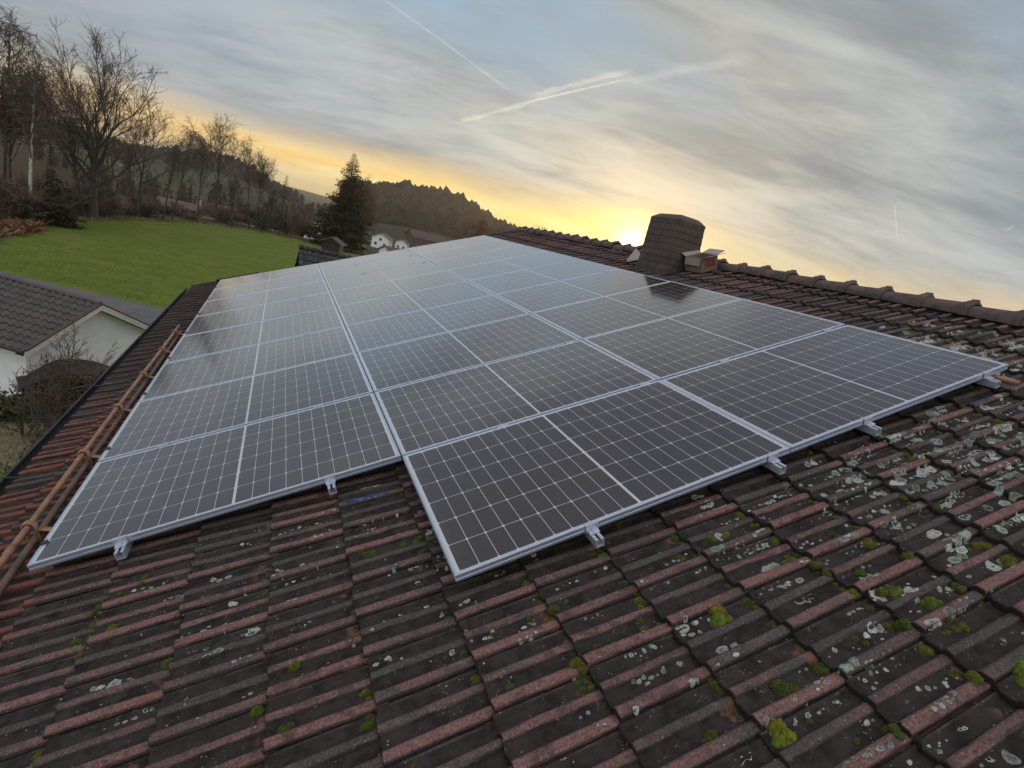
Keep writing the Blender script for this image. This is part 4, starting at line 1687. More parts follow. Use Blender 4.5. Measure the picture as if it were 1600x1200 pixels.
SPEC = dict(
    oak=dict(depth=5, seg=[4, 9, 6, 5, 4, 3], bend=[.04, .09, .14, .17, .20, .24], trop=[.03, .055, .05, .03, .02, .01], kids=[8, 9, 6, 5, 3], **{'from': [.40, .22, .2, .2, .2]},
             angle=[44, 40, 42, 42, 42], ratio=[2.1, .40, .52, .55, .55], rmin=.021, rr=.62, lead=.9, taper=.40, top=.95, trunkdepth=2, lead1=.35),
    birch=dict(depth=4, seg=[8, 5, 5, 5, 5], bend=[.03, .09, .13, .14, .12], trop=[.03, .05, -.02, -.16, -.22], kids=[20, 7, 6, 5], **{'from': [.30, .2, .2, .2]},
               angle=[38, 40, 42, 45], ratio=[.36, .50, .60, .75], rmin=.019, rr=.42, lead=.22, taper=.22, top=.45, trunkdepth=0, lead1=.4),
    fan=dict(depth=4, seg=[4, 9, 6, 5, 4], bend=[.03, .06, .10, .14, .18], trop=[.02, .06, .05, .0, -.06], kids=[10, 10, 7, 5], **{'from': [.45, .25, .2, .2]},
             angle=[30, 28, 34, 38], ratio=[1.35, .36, .50, .55], rmin=.020, rr=.52, lead=1.0, taper=.42, top=.9, trunkdepth=1, lead1=.35),
    slim=dict(depth=4, seg=[8, 6, 5, 4, 3], bend=[.05, .10, .14, .18, .2], trop=[.02, .07, .04, .0, -.02], kids=[17, 7, 5, 4], **{'from': [.32, .2, .2]},
              angle=[42, 38, 40, 40], ratio=[.30, .48, .52, .55], rmin=.018, rr=.45, lead=.20, taper=.3, top=.55, trunkdepth=0, lead1=.4),
    shrub=dict(depth=3, seg=[5, 4, 4, 3], bend=[.12, .16, .20, .22], trop=[.03, .04, .02, 0], kids=[6, 6, 5], **{'from': [.15, .1, .1]},
               angle=[34, 38, 40], ratio=[.60, .60, .60], rmin=.009, rr=.6, lead=.5, taper=.5, top=.8, trunkdepth=0),
)


def make_tree(name, label, cat, spec, height, r0, seed, trunk_mat, twig_mat, group=None, stems=1, lean=(0, 0), trunk_frac=None, spread=.25, leaf=None, over=None):
    rnd = random.Random(seed)
    S = dict(SPEC[spec]); S['tips'] = []
    if over:
        S.update(over)
    mbs = [MB(), MB()]
    fr = trunk_frac or {'oak': .30, 'birch': .80, 'fan': .40, 'slim': .80, 'shrub': .55}[spec]
    for s in range(stems):
        a = rnd.random() * 6.28
        d = unit(np.array([lean[0] + (spread * math.cos(a) if stems > 1 else 0), lean[1] + (spread * math.sin(a) if stems > 1 else 0), 1.0]))
        p = np.array([rnd.gauss(0, r0 * 1.2), rnd.gauss(0, r0 * 1.2), -.2]) if stems > 1 else np.array([0, 0, -.2])
        grow(mbs, p, d, height * fr * rnd.uniform(.9, 1.1), r0 * (1 if s == 0 else rnd.uniform(.6, 1)), 0, S, rnd)
    # normalise to the asked height
    allz = max([v[2] for v in mbs[1].v] + [v[2] for v in mbs[0].v])
    k = height / allz
    for m_ in mbs:
        m_.v = [(x * k, y * k, z * k) for x, y, z in m_.v]
    root = thing(name, label, cat, group=group)
    mbs[0].build('trunk', MT[trunk_mat], root, True)
    mbs[1].build('branches', MT[twig_mat], root)
    if leaf:
        nleaf, size, cols, dropf = leaf
        lb = MB()
        tips = [(t_[0] * k, t_[1]) for t_ in S['tips']]
        for i in range(nleaf):
            t_, d_ = tips[rnd.randrange(len(tips))]
            if rnd.random() < dropf and t_[2] > height * .85:
                continue
            c = t_ + np.array([rnd.gauss(0, .35), rnd.gauss(0, .35), rnd.gauss(0, .35)]) * size * 2.2
            a = unit(np.array([rnd.gauss(0, 1), rnd.gauss(0, 1), rnd.gauss(0, 1)]))
            b_ = unit(np.cross(a, np.array([rnd.gauss(0, 1), rnd.gauss(0, 1), rnd.gauss(0, 1)])))
            s = size * rnd.uniform(.5, 1.1)
            lb.add([c - a * s, c + b_ * s * .5, c + a * s, c - b_ * s * .5], [(0, 1, 2, 3)], tuple(q * rnd.uniform(.6, 1.3) for q in rnd.choice(cols)))
        lb.build('foliage', MT['attr'], root)
    return root


def place_px(o, px, py, rot=0.0, scale=1.0, extra=0.0, sx=None):
    """Stand a tree where the photo's ground point is (on the flat meadow level), 'extra' metres farther out."""
    g = ground_at(px, py)
    d = g[:2] - CAM[:2]
    r = np.linalg.norm(d)
    q = CAM[:2] + d * (r + extra) / r
    o.location = (q[0], q[1], hz(q[0], q[1]))
    o.rotation_euler = (0, 0, rot)
    o.scale = (sx or scale, sx or scale, scale)
    return r + extra


def height_for(px_top, py_top, dist, zbase=0.0):
    d = ray(px_top, py_top)
    return CAM[2] + dist * d[2] / math.hypot(d[0], d[1]) - zbase


def gdist(px, py):
    g = ground_at(px, py)
    return math.hypot(g[0] - CAM[0], g[1] - CAM[1])


GT = 'bare trees along the far edge of the meadow'


def vadd(a, b, k=1.0):
    return (a[0] + b[0] * k, a[1] + b[1] * k, a[2] + b[2] * k)


def vnorm(a):
    l = math.sqrt(a[0] ** 2 + a[1] ** 2 + a[2] ** 2) + 1e-12
    return (a[0] / l, a[1] / l, a[2] / l)


def curve(p0, d0, L, n, trop, jit, rnd):
    """A wandering branch: start p0, heading d0, length L, pulled up (or down) by trop."""
    pts = [p0]
    dirs = [d0]
    d = d0
    for i in range(n):
        d = vnorm((d[0] + rnd.gauss(0, jit), d[1] + rnd.gauss(0, jit), d[2] + rnd.gauss(0, jit) + trop))
        pts.append(vadd(pts[-1], d, L / n))
        dirs.append(d)
    return pts, dirs


def around(d, ang, rnd):
    a = vnorm((rnd.gauss(0, 1), rnd.gauss(0, 1), rnd.gauss(0, 1)))
    k = a[0] * d[0] + a[1] * d[1] + a[2] * d[2]
    a = vnorm((a[0] - d[0] * k, a[1] - d[1] * k, a[2] - d[2] * k))
    c, s_ = math.cos(ang), math.sin(ang)
    return (d[0] * c + a[0] * s_, d[1] * c + a[1] * s_, d[2] * c + a[2] * s_)


def dome_tree(name, label, group, h, S, r0, seed, tm, wm, lean=(0, 0), leaf=None):
    """Bare tree whose limbs all reach for a rounded crown outline; S holds the habit."""
    rnd = random.Random(seed)
    tk, br = MB(), MB()
    rmin = S.get('rmin', .02)
    fork = S['fork'] * h
    lead = S['lead'] * h
    n = 9
    tp = []
    wob = rnd.uniform(0, 6)
    for i in range(n + 1):
        t = i / n
        z = lead * t
        tp.append((lean[0] * z + S.get('wob', .012) * h * math.sin(wob + t * 4) * t, lean[1] * z + S.get('wob', .012) * h * math.cos(wob * 1.3 + t * 3.3) * t, z - .2 * (1 - t)))
    tr = [max(rmin, r0 * (1.25 if i == 0 else 1 - .78 * (i / n) ** .8)) for i in range(n + 1)]
    tk.tube(tp, tr, 8)
    tips = []
    for i in range(S['limbs']):
        q = (i + rnd.random() * .7) / S['limbs']
        zs = fork + (lead - fork) * q ** S.get('qpow', .8)
        x = zs / lead * n
        k = min(n - 1, int(x)); f = x - k
        p0 = tuple(tp[k][j] * (1 - f) + tp[k + 1][j] * f for j in range(3))
        rad0 = (tr[k] * (1 - f) + tr[k + 1] * f) * rnd.uniform(.5, .72)
        az = i * 2.39996 + rnd.gauss(0, .3)
        # target on an egg shaped outline: low limbs go wide, late ones go up
        e = (1 - q) * S['wide'] + rnd.gauss(0, .10)
        e = max(.02, min(1.45, e))
        cz = S['cz'] * h
        R_ = S['crown'] * h * rnd.uniform(.82, 1.1)
        tx = p0[0] * .5 + math.sin(e) * math.cos(az) * R_ + lean[0] * cz
        ty = p0[1] * .5 + math.sin(e) * math.sin(az) * R_ + lean[1] * cz
        tz = cz + math.cos(e) * (h * .97 - cz) * rnd.uniform(.86, 1.0)
        tz = max(tz, zs + .04 * h)
        mid = (p0[0] + (tx - p0[0]) * S['elbow'], p0[1] + (ty - p0[1]) * S['elbow'], p0[2] + (tz - p0[2]) * .46)
        m = 9
        lp = []
        jx, jy = rnd.uniform(0, 6), rnd.uniform(0, 6)
        for w in range(m + 1):
            t = w / m
            b = [(1 - t) ** 2 * p0[j] + 2 * t * (1 - t) * mid[j] + t * t * (tx, ty, tz)[j] for j in range(3)]
            jj = .016 * h * min(1, 3 * t)
            lp.append((b[0] + jj * math.sin(jx + t * 9), b[1] + jj * math.sin(jy + t * 8), b[2] + jj * .6 * math.sin(jx + jy + t * 11)))
        lr = [max(rmin, rad0 * (1 - .86 * (w / m) ** .85)) for w in range(m + 1)]
        (br if tm == 'birch' else tk).tube(lp, lr, 5)
        llen = math.dist(p0, (tx, ty, tz))
        nb = max(4, int(S['subs'] * (.45 + .55 * llen / (.6 * h))))
        for b_ in range(nb):
            t = S.get('sub0', .22) + (1 - S.get('sub0', .22)) * (b_ + rnd.random()) / nb
            t = min(.995, t)
            x = t * m; k = min(m - 1, int(x)); f = x - k
            sp = tuple(lp[k][j] * (1 - f) + lp[k + 1][j] * f for j in range(3))
            d = vnorm(tuple(lp[k + 1][j] - lp[k][j] for j in range(3)))
            sd = around(d, R(rnd.uniform(24, 62)), rnd)
            sd = vnorm((sd[0], sd[1], sd[2] + S['up']))
            L = S['slen'] * h * rnd.uniform(.55, 1.15) * (1.15 - .55 * t)
            sr = max(rmin, min(lr[k] * .6, .012 * h * .35))
            pts, dirs = curve(sp, sd, L, 4, S['strop'], .11, rnd)
            br.tube(pts, [sr, max(rmin, sr * .8), max(rmin, sr * .62), max(rmin, sr * .45), rmin], 4 if sr > rmin * 2 else 3)
            nt = S['twigs']
            for c in range(nt):
                u = .2 + .8 * (c + rnd.random()) / nt
                x = min(3.99, u * 4); k2 = int(x); f2 = x - k2
                q0 = tuple(pts[k2][j] * (1 - f2) + pts[k2 + 1][j] * f2 for j in range(3))
                td = around(dirs[k2 + 1], R(rnd.uniform(20, 58)), rnd)
                td = vnorm((td[0], td[1], td[2] + S['tup']))
                TL = S['tlen'] * h * rnd.uniform(.5, 1.2)
                tpts, td2 = curve(q0, td, TL, 3, S['ttrop'], .13, rnd)
                br.tube(tpts, [rmin * .9, rmin * .8, rmin * .65, rmin * .4], 3)
                tips.append(tpts[-1])
                for g_ in range(S['fine']):
                    fd = around(td2[2], R(rnd.uniform(20, 60)), rnd)
                    fd = vnorm((fd[0], fd[1], fd[2] + S['ttrop']))
                    q1 = tpts[rnd.choice((1, 2, 2, 3))]
                    FL = TL * rnd.uniform(.3, .7)
                    br.tube([q1, vadd(q1, fd, FL)], [rmin * .62, rmin * .35], 3)
    top = max(v[2] for v in br.v)
    k = h / top
    root = thing(name, label, 'tree', group=group)
    for m_ in (tk, br):
        m_.v = [(a * k, b * k, c * k) for a, b, c in m_.v]
    tk.build('trunk', MT[tm], root, True)
    br.build('branches', MT[wm], root)
    if leaf:
        nleaf, size, cols = leaf
        lb = MB()
        for i in range(nleaf):
            t_ = tips[rnd.randrange(len(tips))]
            c = (t_[0] * k + rnd.gauss(0, size * 1.6), t_[1] * k + rnd.gauss(0, size * 1.6), t_[2] * k + rnd.gauss(0, size * 1.6))
            a = vnorm((rnd.gauss(0, 1), rnd.gauss(0, 1), rnd.gauss(0, 1)))
            b_ = around(a, 1.57, rnd)
            z = size * rnd.uniform(.5, 1.1)
            lb.add([vadd(c, a, -z), vadd(c, b_, z * .5), vadd(c, a, z), vadd(c, b_, -z * .5)], [(0, 1, 2, 3)], tuple(q * rnd.uniform(.6, 1.3) for q in rnd.choice(cols)))
        lb.build('foliage', MT['attr'], root)
    return root


HABIT = dict(
    oak=dict(fork=.16, lead=.40, limbs=19, wide=1.35, crown=.40, cz=.36, elbow=.36, subs=15, up=.30, slen=.17, strop=.05, twigs=6, tup=.12, tlen=.060, ttrop=.02, fine=3, qpow=.7, rmin=.024),
    round=dict(fork=.26, lead=.50, limbs=12, wide=1.35, crown=.36, cz=.48, elbow=.40, subs=12, up=.25, slen=.17, strop=.03, twigs=6, tup=.10, tlen=.07, ttrop=.0, fine=2, rmin=.022),
    fan=dict(fork=.34, lead=.50, limbs=15, wide=.95, crown=.36, cz=.50, elbow=.38, subs=12, up=.20, slen=.15, strop=-.01, twigs=6, tup=.0, tlen=.080, ttrop=-.10, fine=2, rmin=.022),
    birch=dict(fork=.34, lead=.90, limbs=22, wide=1.25, crown=.17, cz=.66, elbow=.45, subs=8, up=.05, slen=.10, strop=-.14, twigs=6, tup=-.25, tlen=.085, ttrop=-.28, fine=2, qpow=1.0, rmin=.022),
    slim=dict(fork=.34, lead=.86, limbs=18, wide=1.15, crown=.15, cz=.66, elbow=.38, subs=7, up=.25, slen=.11, strop=.04, twigs=5, tup=.10, tlen=.07, ttrop=.0, fine=2, qpow=1.0, rmin=.021),
)


def single(px, py, tx, ty, label, habit, r0, seed, tm, wm, extra=0.0, leaf=None, **over):
    dist = gdist(px, py) + extra
    g = ground_at(px, py)
    u = (g[:2] - CAM[:2]) / np.linalg.norm(g[:2] - CAM[:2])
    q = CAM[:2] + u * dist
    zb = hz(q[0], q[1])
    h = height_for(tx, ty, dist, zb)
    dt = ray(tx, ty)
    top = CAM[:2] + dist * dt[:2] / math.hypot(dt[0], dt[1])
    ln = (top - q) / h
    S = dict(HABIT[habit]); S.update(over)
    o = dome_tree('bare_tree', label, GT, h, S, r0, seed, tm, wm, (ln[0], ln[1]), leaf)
    o.location = (q[0], q[1], zb)
    return o


single(145, 342, 160, 34, 'tallest bare tree with a broad fan of dark limbs at the meadow edge', 'oak', .62, 12, 'bark', 'twig')
single(47, 336, 52, 78, 'bare birch with a white banded trunk at the left of the meadow', 'birch', .22, 5, 'birch', 'twig', -5)
single(6, 338, 14, 4, 'tall drooping bare birch at the left edge of the photo', 'birch', .24, 6, 'bark', 'twig', 4, crown=.22)
single(16, 338, 22, 95, 'tree with rusty brown withered leaves left of the white birch trunk', 'fan', .26, 8, 'bark', 'redtwig', 6,
       (3600, .20, [(.125, .060, .026), (.150, .075, .032), (.09, .048, .024)]))
single(128, 342, 96, 112, 'dark tangled bare tree leaning left beside the tallest tree', 'round', .30, 31, 'bark', 'twig', 3)
single(88, 340, 66, 92, 'thin twiggy bare tree between the white birch and the tangled tree', 'fan', .17, 44, 'bark', 'redtwig', 6, limbs=10, subs=9)
single(215, 338, 236, 140, 'bare tree with a dark stem and a rounded crown, right of the tallest tree', 'round', .30, 17, 'bark', 'twig')
single(206, 338, 200, 215, 'slender bare sapling just left of the round crowned tree', 'slim', .10, 63, 'bark', 'twig', 1)
single(254, 345, 280, 215, 'thin bare trunk leaning right at the middle of the meadow edge', 'slim', .16, 71, 'bark', 'twig')
single(268, 346, 306, 192, 'leaning slender bare tree with drooping twigs, right of the thin leaning trunk', 'birch', .14, 72, 'bark', 'twig', 2)
single(307, 350, 322, 215, 'slim bare tree left of the fan crowned birch', 'slim', .15, 73, 'bark', 'twig', 1)
single(337, 352, 346, 166, 'bare birch with a fan shaped crown against the yellow sky', 'fan', .24, 75, 'bark', 'twig', 3)
single(362, 356, 366, 268, 'low spreading dark bare tree at the foot of the fan crowned birch', 'round', .24, 76, 'bark', 'bark')
single(388, 358, 388, 222, 'thin upright bare tree right of the fan crowned birch', 'slim', .13, 77, 'bark', 'twig')
single(402, 360, 408, 224, 'bare tree with straight rising branches near the small pine', 'fan', .16, 78, 'bark', 'twig', 4, crown=.24, strop=.03, ttrop=.0)
single(416, 362, 432, 292, 'small crooked bare tree with one limb reaching right', 'round', .20, 79, 'bark', 'bark')
single(570, 393, 566, 266, 'bare birch with a pale bent trunk in front of the spruce', 'birch', .20, 81, 'birch', 'redtwig', -5,
       (4200, .17, [(.17, .090, .042), (.12, .070, .036)]), crown=.20, fork=.12)
single(550, 391, 553, 268, 'bare tree with a straight grey trunk in front of the spruce', 'slim', .18, 82, 'greytwig', 'redtwig', -4,
       (2600, .16, [(.15, .082, .038), (.10, .062, .032)]), crown=.18, fork=.15)


# conifers
def conifer_mesh(height, rad, seed, dens=1.0):
    rnd = random.Random(seed)
    tr = MB(); fo = MB()
    tr.tube([(0, 0, -.2), (rnd.gauss(0, .05), rnd.gauss(0, .05), height * .5), (0, 0, height * .97)], [height * .016, height * .010, .02], 7)
    z = height * .06
    while z < height * .985:
        f = z / height
        L = rad * (1 - f) ** .80 * min(1, .70 + f * 2.2) * (0.90 + .10 * math.sin(f * 40)) + .10
        nb = max(4, int((9 - 3 * f) * dens))
        a0 = rnd.random() * 6.28
        for k in range(nb):
            a = a0 + 6.283 * k / nb + rnd.gauss(0, .25)
            l = L * rnd.uniform(.50, 1.22)
            d = np.array([math.cos(a), math.sin(a), 0])
            dr = -.28 + .55 * f
            pts = [np.array([0, 0, z]), np.array([0, 0, z]) + d * l * .5 + np.array([0, 0, dr * l * .35]), np.array([0, 0, z]) + d * l + np.array([0, 0, dr * l * .6 + l * .08])]
            tr.tube(pts, [.035, .022, .012], 3)
            ns = max(4, int(l * 4.6 * dens))
            for s in range(ns):
                t = .18 + .82 * (s + rnd.random()) / ns
                c = pts[0] + (pts[2] - pts[0]) * t + np.array([0, 0, dr * l * .12 * (1 - t)])
                side = np.array([-d[1], d[0], 0]) * rnd.choice((-1, 1))
                w = l * .25 * (1.1 - .6 * t) * rnd.uniform(.6, 1.2) + .14
                tip = c + d * w * .55 + side * w + np.array([0, 0, -w * rnd.uniform(.2, .75)])
                wd = unit(np.cross(tip - c, np.array([rnd.gauss(0, .5), rnd.gauss(0, .5), 1.0]))) * w * .30
                g = rnd.uniform(.6, 1.4)
                col = (.026 * g, .036 * g, .014 * g) if rnd.random() < .75 else (.050 * g, .046 * g, .020 * g)
                fo.add([c - wd * .6, c + wd * .6, tip + wd * .2, tip - wd * .3], [(0, 1, 2, 3)], col)
        z += max(.22, height * .028 * (1.15 - .5 * f)) / dens
    return tr, fo


def conifer(name, label, px, py, tx, ty, rad, seed, extra=0.0, dens=1.0, group=None):
    dist = gdist(px, py) + extra
    g = ground_at(px, py)
    u = (g[:2] - CAM[:2]) / np.linalg.norm(g[:2] - CAM[:2])
    q = CAM[:2] + u * dist
    zb = hz(q[0], q[1])
    h = height_for(tx, ty, dist, zb)
    tr, fo = conifer_mesh(h, rad, seed, dens)
    root = thing(name, label, 'tree', (q[0], q[1], zb), group)
    tr.build('trunk', MT['bark'], root)
    fo.build('foliage', MT['attr'], root)
    return root


conifer('spruce', 'tall dark spruce standing alone right of the meadow', 531, 389, 541, 234, 6.7, 3, 0, 1.3)
conifer('pine', 'small dark pine poking above the trees left of the spruce', 437, 366, 437, 270, 2.4, 9, 3, .8)
conifer('evergreen_bush', 'dark green evergreen bush at the left end of the meadow', 80, 345, 76, 262, 3.3, 14, -2, 1.1)
conifer('evergreen_bush', 'small dark conifer right of the crooked bare tree', 408, 362, 407, 318, 2.2, 15, 4, .9)

# undergrowth between the trunks: bushes along the meadow edge
bush_protos = []
for i, (st_, tw, ht) in enumerate([(7, 'redtwig', 3.4), (8, 'twig', 4.2), (6, 'greytwig', 3.6), (9, 'redtwig', 5.0)]):
    bush_protos.append(make_tree('bare_bush', 'leafless bush in the thicket along the far meadow edge', 'bush', 'shrub', ht, .05, 200 + i, 'twig', tw, 'leafless bushes along the far meadow edge', stems=st_, spread=.55,
                                 over=dict(depth=3, rmin=.018, kids=[7, 6, 5])))
edge_px = [(0, 366), (30, 357), (62, 350), (100, 347), (150, 344), (200, 343), (250, 345), (300, 348), (350, 353), (400, 359), (440, 366), (480, 375), (505, 383)]
brnd = random.Random(77)
nb = 0
for i in range(34):
    t = (i + brnd.random()) / 34 * (len(edge_px) - 1)
    k = int(t); f = t - k
    px = edge_px[k][0] * (1 - f) + edge_px[k + 1][0] * f
    py = edge_px[k][1] * (1 - f) + edge_px[k + 1][1] * f
    src = bush_protos[brnd.randrange(4)]
    o = copy_tree(src) if nb >= 4 else bush_protos[nb]
    nb += 1
    lowb = .55 if 185 < px < 345 else 1.0
    place_px(o, px, py - 2.5, brnd.random() * 6.28, brnd.uniform(.65, 1.25) * lowb, brnd.uniform(0.5, 16), sx=brnd.uniform(.9, 1.5))

# rusty bracken at the left end of the meadow
mb = MB()
for i in range(1500):
    px = brnd.uniform(-30, 62); py = 362 - px * .12 + brnd.gauss(0, 4)
    g = ground_at(px, py)
    h = brnd.uniform(.25, .8)
    a = brnd.random() * 6.28
    w = brnd.uniform(.06, .16)
    tipd = np.array([brnd.gauss(0, .35), brnd.gauss(0, .35), 0])
    b_ = np.array([g[0], g[1], hz(g[0], g[1]) - .03])
    s = np.array([math.cos(a) * w, math.sin(a) * w, 0])
    c = brnd.choice([(.16, .075, .03), (.20, .10, .045), (.11, .06, .03), (.22, .15, .08)])
    mb.add([b_ - s, b_ + s, b_ + s * .5 + tipd + np.array([0, 0, h]), b_ - s * .6 + tipd * 1.1 + np.array([0, 0, h * .9])], [(0, 1, 2, 3)], c)
tag(mb.build('bracken', MT['attr']), 'rusty dead bracken at the left end of the meadow', 'bracken', kind='stuff')

mb = MB()
for i in range(2600):
    tq = brnd.random() * (len(edge_px) - 1)
    k = int(tq); f = tq - k
    px = edge_px[k][0] * (1 - f) + edge_px[k + 1][0] * f
    py = edge_px[k][1] * (1 - f) + edge_px[k + 1][1] * f
    g = ground_at(px, py + brnd.gauss(.2, .7))
    h = brnd.uniform(.12, .45); a = brnd.random() * 6.28; w = brnd.uniform(.04, .10)
    sv = np.array([math.cos(a) * w, math.sin(a) * w, 0])
    b_ = np.array([g[0], g[1], hz(g[0], g[1]) - .03])
    tp = np.array([brnd.gauss(0, .15), brnd.gauss(0, .15), h])
    mb.add([b_ - sv, b_ + sv, b_ + tp], [(0, 1, 2)], brnd.choice([(.22, .19, .10), (.16, .13, .06), (.12, .13, .04), (.28, .24, .15)]))
tag(mb.build('tall_grass', MT['attr']), 'strip of tall straw coloured grass along the far meadow edge', 'grass', kind='stuff')

mb = MB()
for i in range(16000):
    px, py = brnd.uniform(-20, 540), brnd.uniform(345, 500)
    g = ground_at(px, py)
    rr_g = math.hypot(g[0] - CAM[0], g[1] - CAM[1]); ag = math.degrees(math.atan2(g[0] - CAM[0], g[1] - CAM[1]))
    if rr_g > np.interp(ag, CREST_AZ, CREST_R) + 1 or g[1] < 39.5 - (g[0] + 15.2) * .41 + 3.2:
        continue
    h = brnd.uniform(.04, .11); a = brnd.random() * 6.28; w = brnd.uniform(.02, .06)
    sv = np.array([math.cos(a) * w, math.sin(a) * w, 0])
    b_ = np.array([g[0], g[1], hz(g[0], g[1]) - .02])
    tp = np.array([brnd.gauss(0, .09), brnd.gauss(0, .09), h])
    mb.add([b_ - sv, b_ + sv, b_ + tp], [(0, 1, 2)], brnd.choice([(.15, .20, .034), (.12, .17, .028), (.19, .22, .045), (.24, .23, .08), (.10, .15, .024)]))
tag(mb.build('grass_tufts', MT['attr']), 'short green grass tufts all over the meadow', 'grass', kind='stuff')

# garden shrubs between the house and the garage
def garden(px, py, ty, label, seed, stems, mat, spread=.35, over=None, tx=None, r0=.045):
    dist = gdist(px, py)
    h = height_for(tx or px, ty, dist)
    o = make_tree('garden_shrub', label, 'shrub', 'shrub', h, r0, seed, mat, mat, 'bare shrubs in the garden', stems=stems, spread=spread, over=over)
    g = ground_at(px, py)
    o.location = (g[0], g[1], 0)
    return o


OV = dict(depth=4, kids=[4, 4, 3, 3], rmin=.0065, seg=[5, 4, 4, 3, 3], bend=[.10, .15, .18, .2, .22])
OV2 = dict(OV, kids=[4, 3, 3, 2])
garden(82, 690, 512, 'bare upright shrub in front of the garage gable, left of the wide forked one', 301, 3, 'twig', .22, OV)
garden(122, 690, 512, 'wide forked bare shrub before the right side of the garage gable', 302, 3, 'twig', .30, OV)
garden(35, 680, 560, 'small bare shrub below the left end of the garage eaves', 303, 3, 'greytwig', .35, OV2)
garden(20, 770, 640, 'near bare shrub with dark crooked stems at the left edge of the photo', 304, 2, 'bark', .40, OV2)
garden(72, 745, 630, 'bare shrub with a sharply kinked dark stem beside the gutter', 305, 2, 'bark', .40, OV2)


# evergreen hedge row behind the lawn
def leaf_bush(name, label, loc, rx, ry, h, cols, n, size, seed):
    rnd = random.Random(seed)
    root = thing(name, label, 'hedge', loc)
    fo = MB(); stn = MB()
    for i in range(n):
        a = rnd.random() * 6.28
        q = rnd.random() ** .45
        z = rnd.random()
        env = (1 - (z - .35) ** 2 * 1.2)
        lump = 1 + .30 * mn.noise(Vector((math.cos(a) * 2 + seed, math.sin(a) * 2, z * 2.5)))
        c = np.array([math.cos(a) * rx * q * env * lump, math.sin(a) * ry * q * env * lump, z * h * lump])
        aa = unit(np.array([rnd.gauss(0, 1), rnd.gauss(0, 1), rnd.gauss(0, 1)])); bb = unit(np.cross(aa, np.array([rnd.gauss(0, 1), rnd.gauss(0, 1), rnd.gauss(0, 1)])))
        s = size * rnd.uniform(.5, 1.2)
        fo.add([c - aa * s, c + bb * s * .45, c + aa * s, c - bb * s * .45], [(0, 1, 2, 3)], tuple(k_ * rnd.uniform(.5, 1.35) for k_ in rnd.choice(cols)))
    for i in range(9):
        a = rnd.random() * 6.28
        stn.tube([(math.cos(a) * .1, math.sin(a) * .1, -.1), (math.cos(a) * rx * .5, math.sin(a) * ry * .5, h * .6), (math.cos(a) * rx * .7, math.sin(a) * ry * .7, h * .95)], [.03, .02, .01], 4)
    stn.build('stems', MT['twig'], root)
    fo.build('foliage', MT['attr'], root)
    root.rotation_euler = (0, 0, .5)
    return root


g = ground_at(95, 648)
leaf_bush('hedge', 'low dark hedge in the shade before the arched shelter', (g[0], g[1], 0), 2.4, .6, .95, [(.034, .042, .018), (.046, .040, .024), (.026, .028, .018)], 3000, .085, 6)
# wire fence thread before the shelter
A_ = ground_at(88, 655); B_ = ground_at(150, 640)
wf = thing('wire_fence', 'thin pale wire strung on posts before the arched shelter', 'fence', (A_[0], A_[1], 0))
mb = MB()
Bv = B_ - A_
for s in (0, 1):
    p = Bv * s
    q = MB(); q.tube([(p[0], p[1], -.1), (p[0], p[1], 1.15)], .03, 6, True); q.build('post', MT['wood'], wf)
mb.tube([(Bv[0] * s, Bv[1] * s, 1.08 - .05 * math.sin(s * math.pi)) for s in np.linspace(0, 1, 9)], .007, 5)
mb.build('wire', MT['galv'], wf)

# straw and last year's grass in the garden
mb = MB()
for i in range(2600):
    px, py = brnd.uniform(-40, 120), brnd.uniform(645, 770)
    g = ground_at(px, py)
    h = brnd.uniform(.05, .16); a = brnd.random() * 6.28; w = .012
    s = np.array([math.cos(a) * w, math.sin(a) * w, 0]); tp = np.array([brnd.gauss(0, .07), brnd.gauss(0, .07), h])
    b_ = np.array([g[0], g[1], hz(g[0], g[1]) - .01])
    mb.add([b_ - s, b_ + s, b_ + tp], [(0, 1, 2)], brnd.choice([(.34, .29, .19), (.25, .22, .13), (.10, .12, .04)]))
tag(mb.build('dry_grass', MT['attr']), 'pale dry grass on the garden ground beside the house', 'grass', kind='stuff')


